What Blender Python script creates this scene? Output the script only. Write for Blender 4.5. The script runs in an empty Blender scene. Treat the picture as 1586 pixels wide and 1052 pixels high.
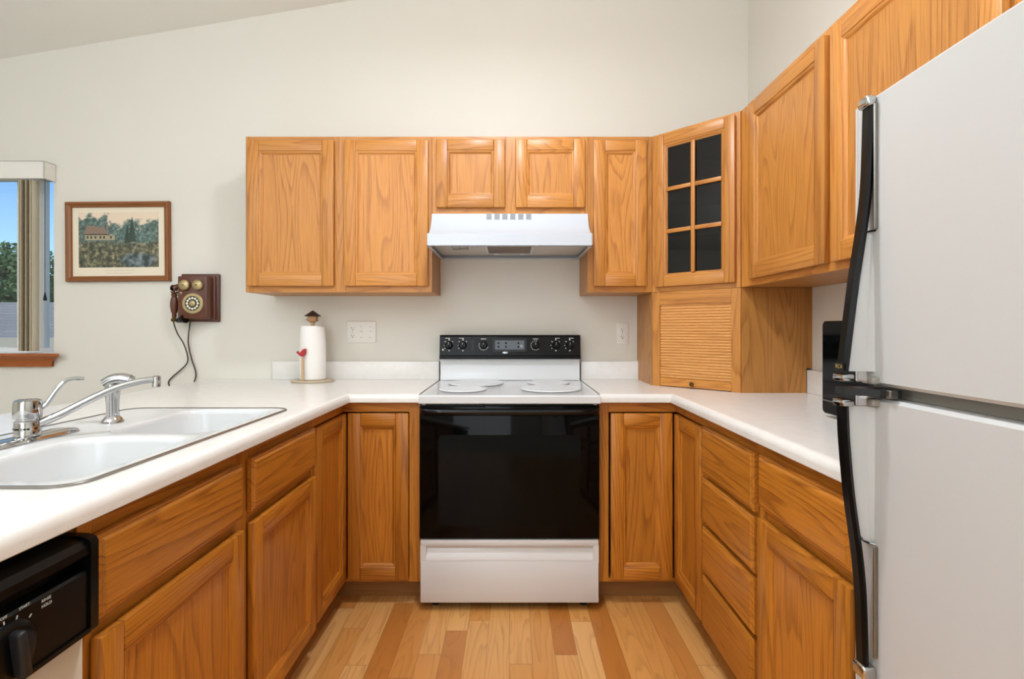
import bpy, bmesh, math, random
from mathutils import Vector, Matrix

PI = math.pi
R = math.radians
random.seed(11)
SC = bpy.context.scene
COL = SC.collection

# ------------------------------------------------------------------ camera
YB = 2.868            # back wall, metres in front of the camera
XR = 1.296            # right wall
EYE = 1.193
F_PX = 810.0
cam_d = bpy.data.cameras.new('camera')
cam_d.sensor_width = 36.0
cam_d.lens = F_PX * 36.0 / 1586.0
cam_d.shift_x = 0.0
cam_d.shift_y = -(526 - 509) / 1586.0
cam_d.clip_start = 0.02
cam = bpy.data.objects.new('camera', cam_d)
cam.location = (0, 0, EYE)
cam.rotation_euler = (PI / 2, 0, 0)
COL.objects.link(cam)
SC.camera = cam

# ------------------------------------------------------------------ view, world, lights
SC.view_settings.view_transform = 'Standard'
SC.view_settings.look = 'None'
SC.view_settings.gamma = 1.0
SC.view_settings.use_curve_mapping = False
SC.view_settings.exposure = 0.0
SC.cycles.use_denoising = True
SC.cycles.max_bounces = 8
SC.cycles.diffuse_bounces = 5
SC.cycles.glossy_bounces = 4
SC.cycles.sample_clamp_indirect = 6.0
SC.cycles.caustics_reflective = False
SC.cycles.caustics_refractive = False

world = bpy.data.worlds.new('sky')
SC.world = world
world.use_nodes = True
wn = world.node_tree
wn.nodes.clear()
w_out = wn.nodes.new('ShaderNodeOutputWorld')
w_bg = wn.nodes.new('ShaderNodeBackground')
w_sky = wn.nodes.new('ShaderNodeTexSky')
w_sky.sky_type = 'NISHITA'
w_sky.sun_disc = False
w_sky.sun_elevation = R(48)
w_sky.sun_rotation = R(200)
w_sky.air_density = 1.0
w_sky.dust_density = 0.2
w_sky.ozone_density = 3.0
w_bg.inputs['Strength'].default_value = 0.145
w_tint = wn.nodes.new('ShaderNodeMix')
w_tint.data_type = 'RGBA'
w_tint.blend_type = 'MULTIPLY'
w_tint.inputs[0].default_value = 1.0
w_tint.inputs[7].default_value = (0.98, 1.18, 1.33, 1.0)
wn.links.new(w_sky.outputs[0], w_tint.inputs[6])
wn.links.new(w_tint.outputs[2], w_bg.inputs['Color'])
wn.links.new(w_bg.outputs[0], w_out.inputs['Surface'])


def lamp(name, kind, loc, energy, color, rot=(0, 0, 0), **kw):
    d = bpy.data.lights.new(name, kind)
    d.energy = energy
    d.color = color
    for k, v in kw.items():
        setattr(d, k, v)
    o = bpy.data.objects.new(name, d)
    o.location = loc
    o.rotation_euler = rot
    COL.objects.link(o)
    return o


COOL = (0.80, 0.90, 1.0)
lamp('sun', 'SUN', (0, -5, 12), 2.0, (1.0, 0.95, 0.86), (R(46), 0, R(-28)), angle=R(0.6))
lamp('kitchen_ceiling_lamp', 'AREA', (-0.06, 1.42, 2.78), 24, (0.86, 0.92, 1.0), (0, 0, 0), shape='DISK', size=0.24)
lamp('kitchen_ceiling_glow', 'POINT', (-0.06, 1.42, 2.88), 9, (0.92, 0.94, 1.0), (0, 0, 0), shadow_soft_size=0.08)
lamp('dining_lamp', 'POINT', (-2.9, 0.3, 2.0), 20, COOL, (0, 0, 0), shadow_soft_size=0.16)
lamp('front_fill', 'POINT', (-0.7, -2.2, 2.25), 40, COOL, (0, 0, 0), shadow_soft_size=0.3)  # added fill light behind the camera, not a known lamp
lamp('rear_fill', 'AREA', (-1.2, -3.85, 1.35), 34, COOL, (R(90), 0, 0), shape='RECTANGLE', size=2.4, size_y=1.9)  # unseen area light added at the rear wall for frontal fill
lamp('ceiling_fill', 'AREA', (-1.4, -0.9, 1.85), 102, COOL, (R(180), 0, 0), shape='DISK', size=0.45)  # unseen upward light added to brighten the ceiling, no floor lamp there



# ------------------------------------------------------------------ materials
def srgb(r, g, b):
    def f(c):
        c /= 255.0
        return c / 12.92 if c <= 0.04045 else ((c + 0.055) / 1.055) ** 2.4
    return (f(r), f(g), f(b), 1.0)


class NT:
    def __init__(self, name):
        self.m = bpy.data.materials.new(name)
        self.m.use_nodes = True
        self.t = self.m.node_tree
        self.t.nodes.clear()
        self.out = self.t.nodes.new('ShaderNodeOutputMaterial')

    def n(self, typ, ins=None, **props):
        nd = self.t.nodes.new(typ)
        for k, v in props.items():
            setattr(nd, k, v)
        for k, v in (ins or {}).items():
            s = nd.inputs[k]
            if isinstance(v, bpy.types.NodeSocket):
                self.t.links.new(v, s)
            else:
                s.default_value = v
        return nd

    def math(self, op, a, b=0.0, c=None):
        ins = {0: a, 1: b}
        if c is not None:
            ins[2] = c
        return self.n('ShaderNodeMath', ins, operation=op).outputs[0]

    def mix(self, fac, a, b, blend='MIX'):
        nd = self.n('ShaderNodeMix', data_type='RGBA', blend_type=blend)
        for s, v in ((nd.inputs[0], fac), (nd.inputs[6], a), (nd.inputs[7], b)):
            if isinstance(v, bpy.types.NodeSocket):
                self.t.links.new(v, s)
            else:
                s.default_value = v
        return nd.outputs[2]

    def ramp(self, fac, stops):
        nd = self.n('ShaderNodeValToRGB', {0: fac})
        e = nd.color_ramp.elements
        while len(e) < len(stops):
            e.new(0.5)
        for el, (p, c) in zip(e, stops):
            el.position = p
            el.color = c
        return nd.outputs[0]

    def noise(self, vec, scale, detail=2.0, rough=0.5, dist=0.0):
        return self.n('ShaderNodeTexNoise', {'Vector': vec, 'Scale': scale, 'Detail': detail,
                                             'Roughness': rough, 'Distortion': dist}).outputs[0]

    def bump(self, h, strength, dist=0.002):
        return self.n('ShaderNodeBump', {'Height': h, 'Strength': strength, 'Distance': dist}).outputs[0]

    def surf(self, **ins):
        p = self.n('ShaderNodeBsdfPrincipled', {k.replace('_', ' '): v for k, v in ins.items()})
        self.t.links.new(p.outputs[0], self.out.inputs[0])
        return self.m

    def obj_coord(self):
        return self.n('ShaderNodeTexCoord').outputs['Object']


def plain(name, col, rough=0.5, metal=0.0, coat=0.0, var=0.0, vscale=30.0, bump=0.0, spec=0.5):
    t = NT(name)
    c = col
    kw = {}
    if var or bump:
        nz = t.noise(t.obj_coord(), vscale, 3.0)
        if var:
            dark = (col[0] * (1 - var), col[1] * (1 - var), col[2] * (1 - var), 1)
            c = t.mix(nz, dark, col)
        if bump:
            kw['Normal'] = t.bump(nz, bump, 0.001)
    return t.surf(Base_Color=c, Roughness=rough, Metallic=metal, Coat_Weight=coat, Specular_IOR_Level=spec, **kw)


def oak(name, axis, light=(214, 150, 84), dark=(172, 104, 46), rough=0.36, fig=1.0):
    """Oak with cathedral figure; grain runs along the object's own x, y or z axis."""
    t = NT(name)
    rnd = t.n('ShaderNodeObjectInfo').outputs['Random']
    off = t.math('MULTIPLY', rnd, 31.7)
    offv = t.n('ShaderNodeCombineXYZ', {0: off, 1: t.math('MULTIPLY', off, 1.7), 2: t.math('MULTIPLY', off, 0.6)}).outputs[0]
    p = t.n('ShaderNodeVectorMath', {0: t.obj_coord(), 1: offv}, operation='ADD').outputs[0]
    s1 = {'x': (0.085, 1, 1), 'y': (1, 0.085, 1), 'z': (1, 1, 0.085)}[axis]
    s2 = {'x': (0.02, 1, 1), 'y': (1, 0.02, 1), 'z': (1, 1, 0.02)}[axis]
    v1 = t.n('ShaderNodeVectorMath', {0: p, 1: s1}, operation='MULTIPLY').outputs[0]
    v2 = t.n('ShaderNodeVectorMath', {0: p, 1: s2}, operation='MULTIPLY').outputs[0]
    n1 = t.noise(v1, 7.5, 1.5, 0.45, 0.25)
    rings = t.math('FRACT', t.math('MULTIPLY', n1, 19.0))
    ring = t.ramp(rings, [(0.0, (0, 0, 0, 1)), (0.55, (0.16, 0.16, 0.16, 1)), (0.88, (1, 1, 1, 1)), (1.0, (0, 0, 0, 1))])
    pores = t.noise(v2, 420.0, 2.0, 0.6)
    porem = t.ramp(pores, [(0.42, (0, 0, 0, 1)), (0.62, (1, 1, 1, 1))])
    broad = t.noise(v1, 3.0, 2.0)
    c1 = t.mix(broad, srgb(*light), srgb(light[0] - 14, light[1] - 16, light[2] - 16))
    f_ring = t.math('MULTIPLY', t.math('MULTIPLY', ring, t.math('ADD', t.math('MULTIPLY', porem, 0.5), 0.5)), 0.92 * fig)
    c2 = t.mix(f_ring, c1, srgb(*dark))
    c3 = t.mix(t.math('MULTIPLY', porem, 0.32), c2, srgb(*dark))
    tone = t.math('ADD', t.math('MULTIPLY', rnd, 0.20), 0.90)
    hsv = t.n('ShaderNodeHueSaturation', {'Value': tone, 'Color': c3}).outputs[0]
    return t.surf(Base_Color=hsv, Roughness=rough, Normal=t.bump(porem, 0.06, 0.0005))


M = {}
OAKL, OAKD = (212, 147, 72), (158, 94, 36)
M['oak_z'] = oak('oak_upright', 'z', OAKL, OAKD)
M['oak_x'] = oak('oak_level', 'x', OAKL, OAKD)
M['oak_y'] = oak('oak_depth', 'y', OAKL, OAKD)
M['oak_low_z'] = oak('oak_base_shaded_upright', 'z', (202, 131, 46), (134, 74, 20))  # base oaks are darker copies; shade of the lower run is in the colour
M['oak_low_x'] = oak('oak_base_shaded_level', 'x', (202, 131, 46), (134, 74, 20))
M['oak_side'] = oak('oak_veneer', 'z', (194, 136, 70), (142, 88, 36), 0.42)
M['oak_slat'] = oak('oak_slat', 'x', (226, 168, 100), (190, 124, 62), 0.4, 0.5)
M['oak_sill'] = oak('oak_sill', 'x', (186, 104, 44), (140, 70, 26))
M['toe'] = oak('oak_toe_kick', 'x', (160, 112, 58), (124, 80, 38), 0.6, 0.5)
M['walnut_z'] = oak('phone_wood', 'z', (104, 58, 38), (66, 36, 22), 0.35, 0.7)
M['frame_wood'] = oak('picture_frame_wood', 'x', (146, 92, 46), (104, 60, 26), 0.35, 0.6)
M['frame_wood_z'] = oak('picture_frame_wood_upright', 'z', (146, 92, 46), (104, 60, 26), 0.35, 0.6)
M['pale_wood'] = oak('pale_wood', 'x', (206, 190, 164), (184, 164, 136), 0.5, 0.4)
M['pale_wood_z'] = oak('pale_wood_upright', 'z', (206, 172, 136), (180, 142, 104), 0.5, 0.4)


def mat_wall(name, col):
    t = NT(name)
    oc = t.obj_coord()
    n1 = t.noise(oc, 120.0, 3.0, 0.6)
    n2 = t.noise(oc, 1.3, 2.0)
    c = t.mix(n2, col, (col[0] * 0.96, col[1] * 0.955, col[2] * 0.95, 1))
    return t.surf(Base_Color=c, Roughness=0.55, Normal=t.bump(n1, 0.12, 0.002))


M['wall'] = mat_wall('painted_drywall', srgb(228, 224, 214))
M['ceiling'] = mat_wall('painted_ceiling', srgb(242, 240, 234))


def mat_floor():
    t = NT('oak_strip_floor')
    sep = t.n('ShaderNodeSeparateXYZ', {0: t.obj_coord()})
    x, y = sep.outputs[0], sep.outputs[1]
    bx = t.math('DIVIDE', t.math('ADD', x, 20.013), 0.083)
    row = t.math('FLOOR', bx)
    fx = t.math('FRACT', bx)
    wr = t.n('ShaderNodeTexWhiteNoise', {'W': row}, noise_dimensions='1D').outputs[0]
    by = t.math('ADD', t.math('DIVIDE', t.math('ADD', y, 20.0), 0.72), t.math('MULTIPLY', wr, 7.31))
    seg = t.math('FLOOR', by)
    fy = t.math('FRACT', by)
    idv = t.n('ShaderNodeCombineXYZ', {0: row, 1: seg}).outputs[0]
    wc = t.n('ShaderNodeTexWhiteNoise', {'Vector': idv}, noise_dimensions='2D')
    tone = wc.outputs[0]
    base = t.ramp(tone, [(0.0, srgb(184, 114, 48)), (0.25, srgb(206, 140, 72)), (0.65, srgb(216, 155, 84)), (1.0, srgb(228, 174, 108))])
    offv = t.n('ShaderNodeVectorMath', {0: wc.outputs[1], 1: (17, 23, 5)}, operation='MULTIPLY').outputs[0]
    p = t.n('ShaderNodeVectorMath', {0: t.obj_coord(), 1: offv}, operation='ADD').outputs[0]
    v1 = t.n('ShaderNodeVectorMath', {0: p, 1: (1, 0.1, 1)}, operation='MULTIPLY').outputs[0]
    v2 = t.n('ShaderNodeVectorMath', {0: p, 1: (1, 0.02, 1)}, operation='MULTIPLY').outputs[0]
    n1 = t.noise(v1, 11.0, 1.5, 0.45, 0.3)
    rings = t.math('FRACT', t.math('MULTIPLY', n1, 11.0))
    ring = t.ramp(rings, [(0.0, (0, 0, 0, 1)), (0.6, (0.3, 0.3, 0.3, 1)), (0.9, (1, 1, 1, 1)), (1.0, (0, 0, 0, 1))])
    pores = t.ramp(t.noise(v2, 300.0, 2.0, 0.6), [(0.42, (0, 0, 0, 1)), (0.62, (1, 1, 1, 1))])
    f = t.math('MULTIPLY', ring, t.math('ADD', t.math('MULTIPLY', pores, 0.32), 0.16))
    c = t.mix(f, base, srgb(150, 92, 44))
    ex = t.math('MINIMUM', fx, t.math('SUBTRACT', 1.0, fx))
    ey = t.math('MINIMUM', fy, t.math('SUBTRACT', 1.0, fy))
    gx = t.math('LESS_THAN', ex, 0.010)
    gy = t.math('LESS_THAN', ey, 0.0016)
    gap = t.math('MAXIMUM', gx, gy)
    c = t.mix(t.math('MULTIPLY', gap, 0.55), c, srgb(96, 56, 26))
    return t.surf(Base_Color=c, Roughness=0.30, Normal=t.bump(t.math('SUBTRACT', 1.0, gap), 0.15, 0.001))


M['floor'] = mat_floor()
M['bounce_floor'] = plain('pale_bounce_floor', srgb(196, 188, 174), 0.95, var=0.1, vscale=200, bump=0.3)


def mat_laminate():
    t = NT('white_laminate')
    oc = t.obj_coord()
    n1 = t.noise(oc, 26.0, 4.0, 0.7)
    n2 = t.noise(oc, 240.0, 2.0)
    c = t.mix(t.ramp(n1, [(0.35, (0, 0, 0, 1)), (0.7, (1, 1, 1, 1))]), srgb(229, 225, 219), srgb(234, 231, 227))
    c = t.mix(t.math('MULTIPLY', t.ramp(n2, [(0.6, (0, 0, 0, 1)), (0.75, (1, 1, 1, 1))]), 0.25), c, srgb(206, 202, 198))
    return t.surf(Base_Color=c, Roughness=0.26)


M['laminate'] = mat_laminate()
M['white_enamel'] = plain('white_enamel', srgb(216, 217, 217), 0.18)
M['white_paint'] = plain('white_painted_metal', srgb(200, 206, 214), 0.3)
M['fridge'] = plain('textured_white_steel', srgb(200, 199, 197), 0.32, var=0.02, vscale=300, bump=0.05)
M['fridge_body'] = plain('fridge_side_steel', srgb(214, 208, 198), 0.4)
M['white_plastic'] = plain('white_plastic', srgb(233, 229, 221), 0.35)
M['cream_steel'] = plain('cream_steel', srgb(214, 204, 186), 0.35)
M['black_gloss'] = plain('black_glass', srgb(6, 6, 6), 0.06, spec=0.14)
M['oven_glass'] = plain('oven_window_glass', srgb(5, 5, 4), 0.06, spec=0.11)
M['black_enamel'] = plain('black_enamel', srgb(11, 11, 12), 0.2, spec=0.35)
M['black_plastic'] = plain('black_plastic', srgb(9, 9, 9), 0.28, spec=0.2)
M['black_matte'] = plain('black_rubber', srgb(12, 12, 12), 0.7)
M['dark_gap'] = plain('dark_cavity', srgb(22, 18, 15), 0.8)
M['charcoal'] = plain('charcoal_plastic', srgb(34, 34, 36), 0.35, spec=0.3)
M['gasket'] = plain('grey_gasket', srgb(150, 144, 134), 0.6)
M['grey_panel'] = plain('grey_blue_panel', srgb(92, 98, 106), 0.3, var=0.2, vscale=60)
M['chrome'] = plain('chrome', srgb(188, 188, 188), 0.07, 1.0)
M['steel'] = plain('brushed_steel', srgb(150, 146, 140), 0.28, 1.0, var=0.12, vscale=80)
M['brass'] = plain('aged_brass', srgb(192, 170, 126), 0.36, 0.75, var=0.25, vscale=60)
M['brass_dark'] = plain('dark_brass', srgb(108, 84, 48), 0.35, 1.0, var=0.2, vscale=60)
M['ivory'] = plain('ivory_plastic', srgb(240, 234, 216), 0.4)
M['white_mark'] = plain('white_print', srgb(206, 206, 202), 0.5)
M['gold_mark'] = plain('gold_print', srgb(206, 172, 96), 0.35, 0.6)
M['grey_mark'] = plain('grey_print', srgb(150, 150, 148), 0.5)
M['silver_badge'] = plain('silver_badge', srgb(190, 202, 212), 0.2, 0.8)
M['grey_slot'] = plain('grey_slot', srgb(140, 143, 148), 0.5)
M['hood_under'] = plain('grey_underside', srgb(196, 190, 182), 0.4)
M['filter'] = plain('filter_brown', srgb(112, 88, 74), 0.45, 0.3, var=0.25, vscale=300)
M['label_paper'] = plain('printed_label', srgb(120, 116, 108), 0.6)
M['paper'] = plain('paper_towel', srgb(243, 240, 235), 0.85, var=0.04, vscale=200, bump=0.15)
M['red'] = plain('red_paint', srgb(184, 26, 34), 0.45, var=0.3, vscale=60)
M['tan'] = plain('tan_wood', srgb(182, 134, 86), 0.5, var=0.2, vscale=60)
M['roof_dark'] = plain('dark_brown_paint', srgb(50, 30, 20), 0.6)
M['cord'] = plain('brown_cord', srgb(56, 40, 30), 0.6)
t = NT('translucent_vane')
_d = t.n('ShaderNodeBsdfDiffuse', {'Color': srgb(238, 231, 212)}).outputs[0]
_t = t.n('ShaderNodeBsdfTranslucent', {'Color': srgb(238, 231, 212)}).outputs[0]
t.t.links.new(t.n('ShaderNodeMixShader', {0: 0.35, 1: _d, 2: _t}).outputs[0], t.out.inputs[0])
M['vane'] = t.m
M['vane_dark'] = plain('vane_gap_shade', srgb(128, 112, 84), 0.8)  # dark vane colour standing in for the shaded gaps between vanes
M['vinyl'] = plain('white_vinyl', srgb(238, 239, 240), 0.35)
M['mat_board'] = plain('cream_mat_board', srgb(238, 226, 204), 0.8, var=0.03, vscale=10)
M['ink'] = plain('brown_ink', srgb(160, 144, 118), 0.8)
M['slate'] = plain('cabinet_inside', srgb(96, 78, 60), 0.6)


def mat_glass(name, tint, refl=1.0, rough=0.0):
    t = NT(name)
    fr = t.n('ShaderNodeFresnel', {'IOR': 1.5}).outputs[0]
    tr = t.n('ShaderNodeBsdfTransparent', {'Color': tint}).outputs[0]
    gl = t.n('ShaderNodeBsdfGlossy', {'Color': (refl, refl, refl, 1), 'Roughness': rough}).outputs[0]
    front = t.math('SUBTRACT', 1.0, t.n('ShaderNodeNewGeometry').outputs['Backfacing'])
    mx = t.n('ShaderNodeMixShader', {0: t.math('MULTIPLY', fr, front), 1: tr, 2: gl})
    t.t.links.new(mx.outputs[0], t.out.inputs[0])
    return t.m


M['glass'] = mat_glass('window_glass', (0.97, 0.98, 0.98, 1))
M['dimmed'] = mat_glass('dimmed_glass', (0.34, 0.32, 0.29, 1), 1.0, 0.03)  # dark tint in the glass stands in for the unlit cabinet inside


def mat_print():
    """A plain woodland landscape: pale sky, teal foliage, brown bank, dark stream."""
    t = NT('landscape_print')
    sep = t.n('ShaderNodeSeparateXYZ', {0: t.n('ShaderNodeTexCoord').outputs['Generated']})
    x, z = sep.outputs[0], sep.outputs[2]
    oc = t.obj_coord()
    big = t.noise(oc, 11.0, 4.0, 0.6)
    fine = t.noise(oc, 70.0, 4.0, 0.7)
    edge = t.math('ADD', 0.80, t.math('MULTIPLY', t.math('SUBTRACT', big, 0.5), 1.3))
    hump = t.math('MULTIPLY', t.math('ABSOLUTE', t.math('SUBTRACT', x, 0.56)), 0.45)
    skyf = t.ramp(t.math('ADD', t.math('SUBTRACT', t.math('SUBTRACT', z, edge), hump), 0.56), [(0.46, (0, 0, 0, 1)), (0.56, (1, 1, 1, 1))])
    leaf = t.ramp(fine, [(0.3, srgb(40, 56, 52)), (0.5, srgb(88, 112, 106)), (0.72, srgb(146, 164, 154))])
    bank = t.ramp(t.noise(oc, 45.0, 4.0, 0.75), [(0.32, srgb(40, 46, 38)), (0.5, srgb(92, 94, 74)), (0.68, srgb(180, 166, 134))])
    water = t.ramp(t.noise(oc, 30.0, 3.0), [(0.4, srgb(52, 66, 62)), (0.75, srgb(150, 164, 168))])
    low = t.ramp(t.math('ADD', z, t.math('MULTIPLY', t.math('SUBTRACT', big, 0.5), 0.25)), [(0.42, (1, 1, 1, 1)), (0.5, (0, 0, 0, 1))])
    dx = t.math('SUBTRACT', x, 0.74)
    dz = t.math('MULTIPLY', t.math('SUBTRACT', z, 0.13), 1.7)
    rad = t.math('ADD', t.math('SQRT', t.math('ADD', t.math('MULTIPLY', dx, dx), t.math('MULTIPLY', dz, dz))), t.math('MULTIPLY', t.math('SUBTRACT', fine, 0.5), 0.2))
    wf = t.ramp(rad, [(0.20, (1, 1, 1, 1)), (0.25, (0, 0, 0, 1))])
    c = t.mix(skyf, leaf, srgb(232, 212, 188))
    c = t.mix(low, c, bank)
    c = t.mix(wf, c, water)
    return t.surf(Base_Color=c, Roughness=0.6)


M['print'] = mat_print()


def mat_shingle():
    t = NT('grey_shingles')
    br = t.n('ShaderNodeTexBrick', {'Vector': t.n('ShaderNodeTexCoord').outputs['UV'], 'Color1': srgb(158, 153, 145), 'Color2': srgb(176, 171, 162),
                                    'Mortar': srgb(142, 138, 132), 'Scale': 1.0, 'Mortar Size': 0.012, 'Brick Width': 0.3, 'Row Height': 0.13})
    c = t.mix(t.math('MULTIPLY', t.noise(t.obj_coord(), 14.0, 4.0, 0.7), 0.6), br.outputs[0], srgb(120, 116, 112))
    return t.surf(Base_Color=c, Roughness=0.9)


M['shingle'] = mat_shingle()
M['leaf'] = plain('green_leaves', srgb(122, 152, 96), 0.6, var=0.55, vscale=3.0)
M['bark'] = plain('tree_bark', srgb(88, 72, 58), 0.9, var=0.3, vscale=10)
M['siding'] = plain('beige_siding', srgb(196, 184, 164), 0.8)
M['lawn'] = plain('lawn_green', srgb(96, 118, 66), 0.9, var=0.3, vscale=4)


# ------------------------------------------------------------------ mesh helpers
def merge(bm, tmp, mi=0, T=None):
    vm = {}
    for v in tmp.verts:
        vm[v] = bm.verts.new(T @ v.co if T else v.co)
    for f in tmp.faces:
        try:
            nf = bm.faces.new([vm[v] for v in f.verts])
            nf.material_index = f.material_index if mi is None else mi
        except ValueError:
            pass
    tmp.free()


def box(bm, x0, x1, y0, y1, z0, z1, mi=0, bev=0.0, seg=1, T=None):
    t = bmesh.new()
    bmesh.ops.create_cube(t, size=1.0)
    for v in t.verts:
        v.co = Vector(((x0 + x1) / 2 + v.co.x * (x1 - x0), (y0 + y1) / 2 + v.co.y * (y1 - y0), (z0 + z1) / 2 + v.co.z * (z1 - z0)))
    if bev:
        bmesh.ops.bevel(t, geom=list(t.edges), offset=bev, segments=seg, affect='EDGES', profile=0.5)
    merge(bm, t, mi, T)


def loft(bm, rings, closed=True, cap0=True, cap1=True, mi=0, T=None, mis=None):
    """Skin successive rings of equal point count."""
    vr = [[bm.verts.new(T @ Vector(p) if T else Vector(p)) for p in r] for r in rings]
    n = len(vr[0])
    for k in range(len(vr) - 1):
        for i in range(n if closed else n - 1):
            j = (i + 1) % n
            f = bm.faces.new((vr[k][i], vr[k][j], vr[k + 1][j], vr[k + 1][i]))
            f.material_index = mis[k] if mis else mi
    if cap0:
        bm.faces.new(list(reversed(vr[0]))).material_index = mis[0] if mis else mi
    if cap1:
        bm.faces.new(vr[-1]).material_index = mis[-1] if mis else mi
    return vr


def lathe(bm, prof, seg=32, mi=0, T=None, cap0=True, cap1=True):
    rings = [[(r * math.cos(2 * PI * i / seg), r * math.sin(2 * PI * i / seg), z) for i in range(seg)] for r, z in prof]
    loft(bm, rings, True, cap0, cap1, mi, T)


def spline(pts, n=8):
    """Catmull-Rom through the points."""
    P = [Vector(p) for p in pts]
    P = [2 * P[0] - P[1]] + P + [2 * P[-1] - P[-2]]
    out = []
    for i in range(1, len(P) - 2):
        for k in range(n):
            t = k / n
            a, b, c, d = P[i - 1], P[i], P[i + 1], P[i + 2]
            out.append(0.5 * ((2 * b) + (c - a) * t + (2 * a - 5 * b + 4 * c - d) * t * t + (3 * b - a - 3 * c + d) * t ** 3))
    out.append(P[-2].copy())
    return out


def tube(bm, pts, r, seg=12, mi=0, T=None, flat=1.0, caps=True):
    P = [Vector(p) for p in pts]
    rs = r if isinstance(r, (list, tuple)) else [r] * len(P)
    if len(rs) != len(P):
        rs = [rs[0] + (rs[-1] - rs[0]) * i / (len(P) - 1) for i in range(len(P))]
    tan0 = (P[1] - P[0]).normalized()
    up = Vector((0, 0, 1)) if abs(tan0.z) < 0.9 else Vector((0, 1, 0))
    nrm = (up - tan0 * up.dot(tan0)).normalized()
    rings = []
    for i, p in enumerate(P):
        tg = (P[min(i + 1, len(P) - 1)] - P[max(i - 1, 0)]).normalized()
        nrm = (nrm - tg * nrm.dot(tg)).normalized()
        bi = tg.cross(nrm)
        rings.append([p + rs[i] * (math.cos(2 * PI * k / seg) * bi + flat * math.sin(2 * PI * k / seg) * nrm) for k in range(seg)])
    loft(bm, rings, True, caps, caps, mi, T)


def prism(bm, poly, a0, a1, axis='x', mi=0, T=None):
    """Extrude a 2D outline; axis x: poly=(y,z), y: poly=(x,z), z: poly=(x,y)."""
    def at(p, a):
        return {'x': (a, p[0], p[1]), 'y': (p[0], a, p[1]), 'z': (p[0], p[1], a)}[axis]
    loft(bm, [[at(p, a0) for p in poly], [at(p, a1) for p in poly]], True, True, True, mi, T)


def sphere(bm, c, r, mi=0, seg=20, scale=(1, 1, 1), T=None):
    t = bmesh.new()
    bmesh.ops.create_uvsphere(t, u_segments=seg, v_segments=max(6, seg // 2), radius=r)
    for v in t.verts:
        v.co = Vector((c[0] + v.co.x * scale[0], c[1] + v.co.y * scale[1], c[2] + v.co.z * scale[2]))
    merge(bm, t, mi, T)


def rrect(x0, x1, y0, y1, r, n=6):
    pts = []
    for cx, cy, a in ((x1 - r, y1 - r, 0), (x0 + r, y1 - r, 90), (x0 + r, y0 + r, 180), (x1 - r, y0 + r, 270)):
        for k in range(n + 1):
            t = R(a + 90 * k / n)
            pts.append((cx + r * math.cos(t), cy + r * math.sin(t)))
    return pts


def fill_holes(bm, outer, holes, z, mi=0):
    """Flat horizontal face with holes; returns the outer and hole vertices."""
    t = bmesh.new()
    es = []
    for loop in [outer] + holes:
        vs = [t.verts.new((p[0], p[1], z)) for p in loop]
        es += [t.edges.new((vs[i], vs[(i + 1) % len(vs)])) for i in range(len(vs))]
    bmesh.ops.triangle_fill(t, use_beauty=True, use_dissolve=False, edges=es, normal=(0, 0, 1))
    merge(bm, t, mi)


def obj(name, bm, mats, parent=None, sharp=32, recalc=True, weld=True):
    if weld:
        bmesh.ops.remove_doubles(bm, verts=list(bm.verts), dist=1e-6)
    if recalc:
        bmesh.ops.recalc_face_normals(bm, faces=list(bm.faces))
    lim = R(sharp)
    for f in bm.faces:
        f.smooth = True
    for e in bm.edges:
        if len(e.link_faces) != 2 or e.calc_face_angle(0.0) > lim or e.link_faces[0].material_index != e.link_faces[1].material_index:
            e.smooth = False
    me = bpy.data.meshes.new(name)
    bm.to_mesh(me)
    bm.free()
    for m in (mats if isinstance(mats, (list, tuple)) else [mats]):
        me.materials.append(M[m])
    o = bpy.data.objects.new(name, me)
    COL.objects.link(o)
    if parent:
        o.parent = parent
    return o


def tag(o, label, cat=None, group=None):
    o['label'] = label
    if cat:
        o['category'] = cat
    if group:
        o['group'] = group
    return o


def thing(name, label, cat, loc=(0, 0, 0), rz=0.0, group=None):
    o = bpy.data.objects.new(name, None)
    o.empty_display_size = 0.05
    COL.objects.link(o)
    o.location = loc
    o.rotation_euler = (0, 0, R(rz))
    return tag(o, label, cat, group)


def struct(name, bm, mats, parent=None, **kw):
    o = obj(name, bm, mats, parent, **kw)
    if parent is None:
        o['kind'] = 'structure'
    return o


def text_bm(bm, s, size, T, ext=0.0004, mi=0, align='CENTER'):
    """Lettering as solid mesh; T carries the text's own xy plane into place."""
    cu = bpy.data.curves.new('lettering', 'FONT')
    cu.body = s
    cu.size = size
    cu.extrude = ext
    cu.align_x = align
    cu.align_y = 'CENTER'
    o = bpy.data.objects.new('lettering', cu)
    COL.objects.link(o)
    dg = bpy.context.evaluated_depsgraph_get()
    me = bpy.data.meshes.new_from_object(o.evaluated_get(dg))
    t = bmesh.new()
    t.from_mesh(me)
    merge(bm, t, mi, T)
    bpy.data.objects.remove(o)
    bpy.data.curves.remove(cu)
    bpy.data.meshes.remove(me)


FRONT = Matrix.Rotation(PI / 2, 4, 'X')      # text plane xy -> xz, facing -y

# ------------------------------------------------------------------ room shell
XL, YR = -4.6, -4.0


def ceil_z(x):
    return 3.139 + 0.167 * x


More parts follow.
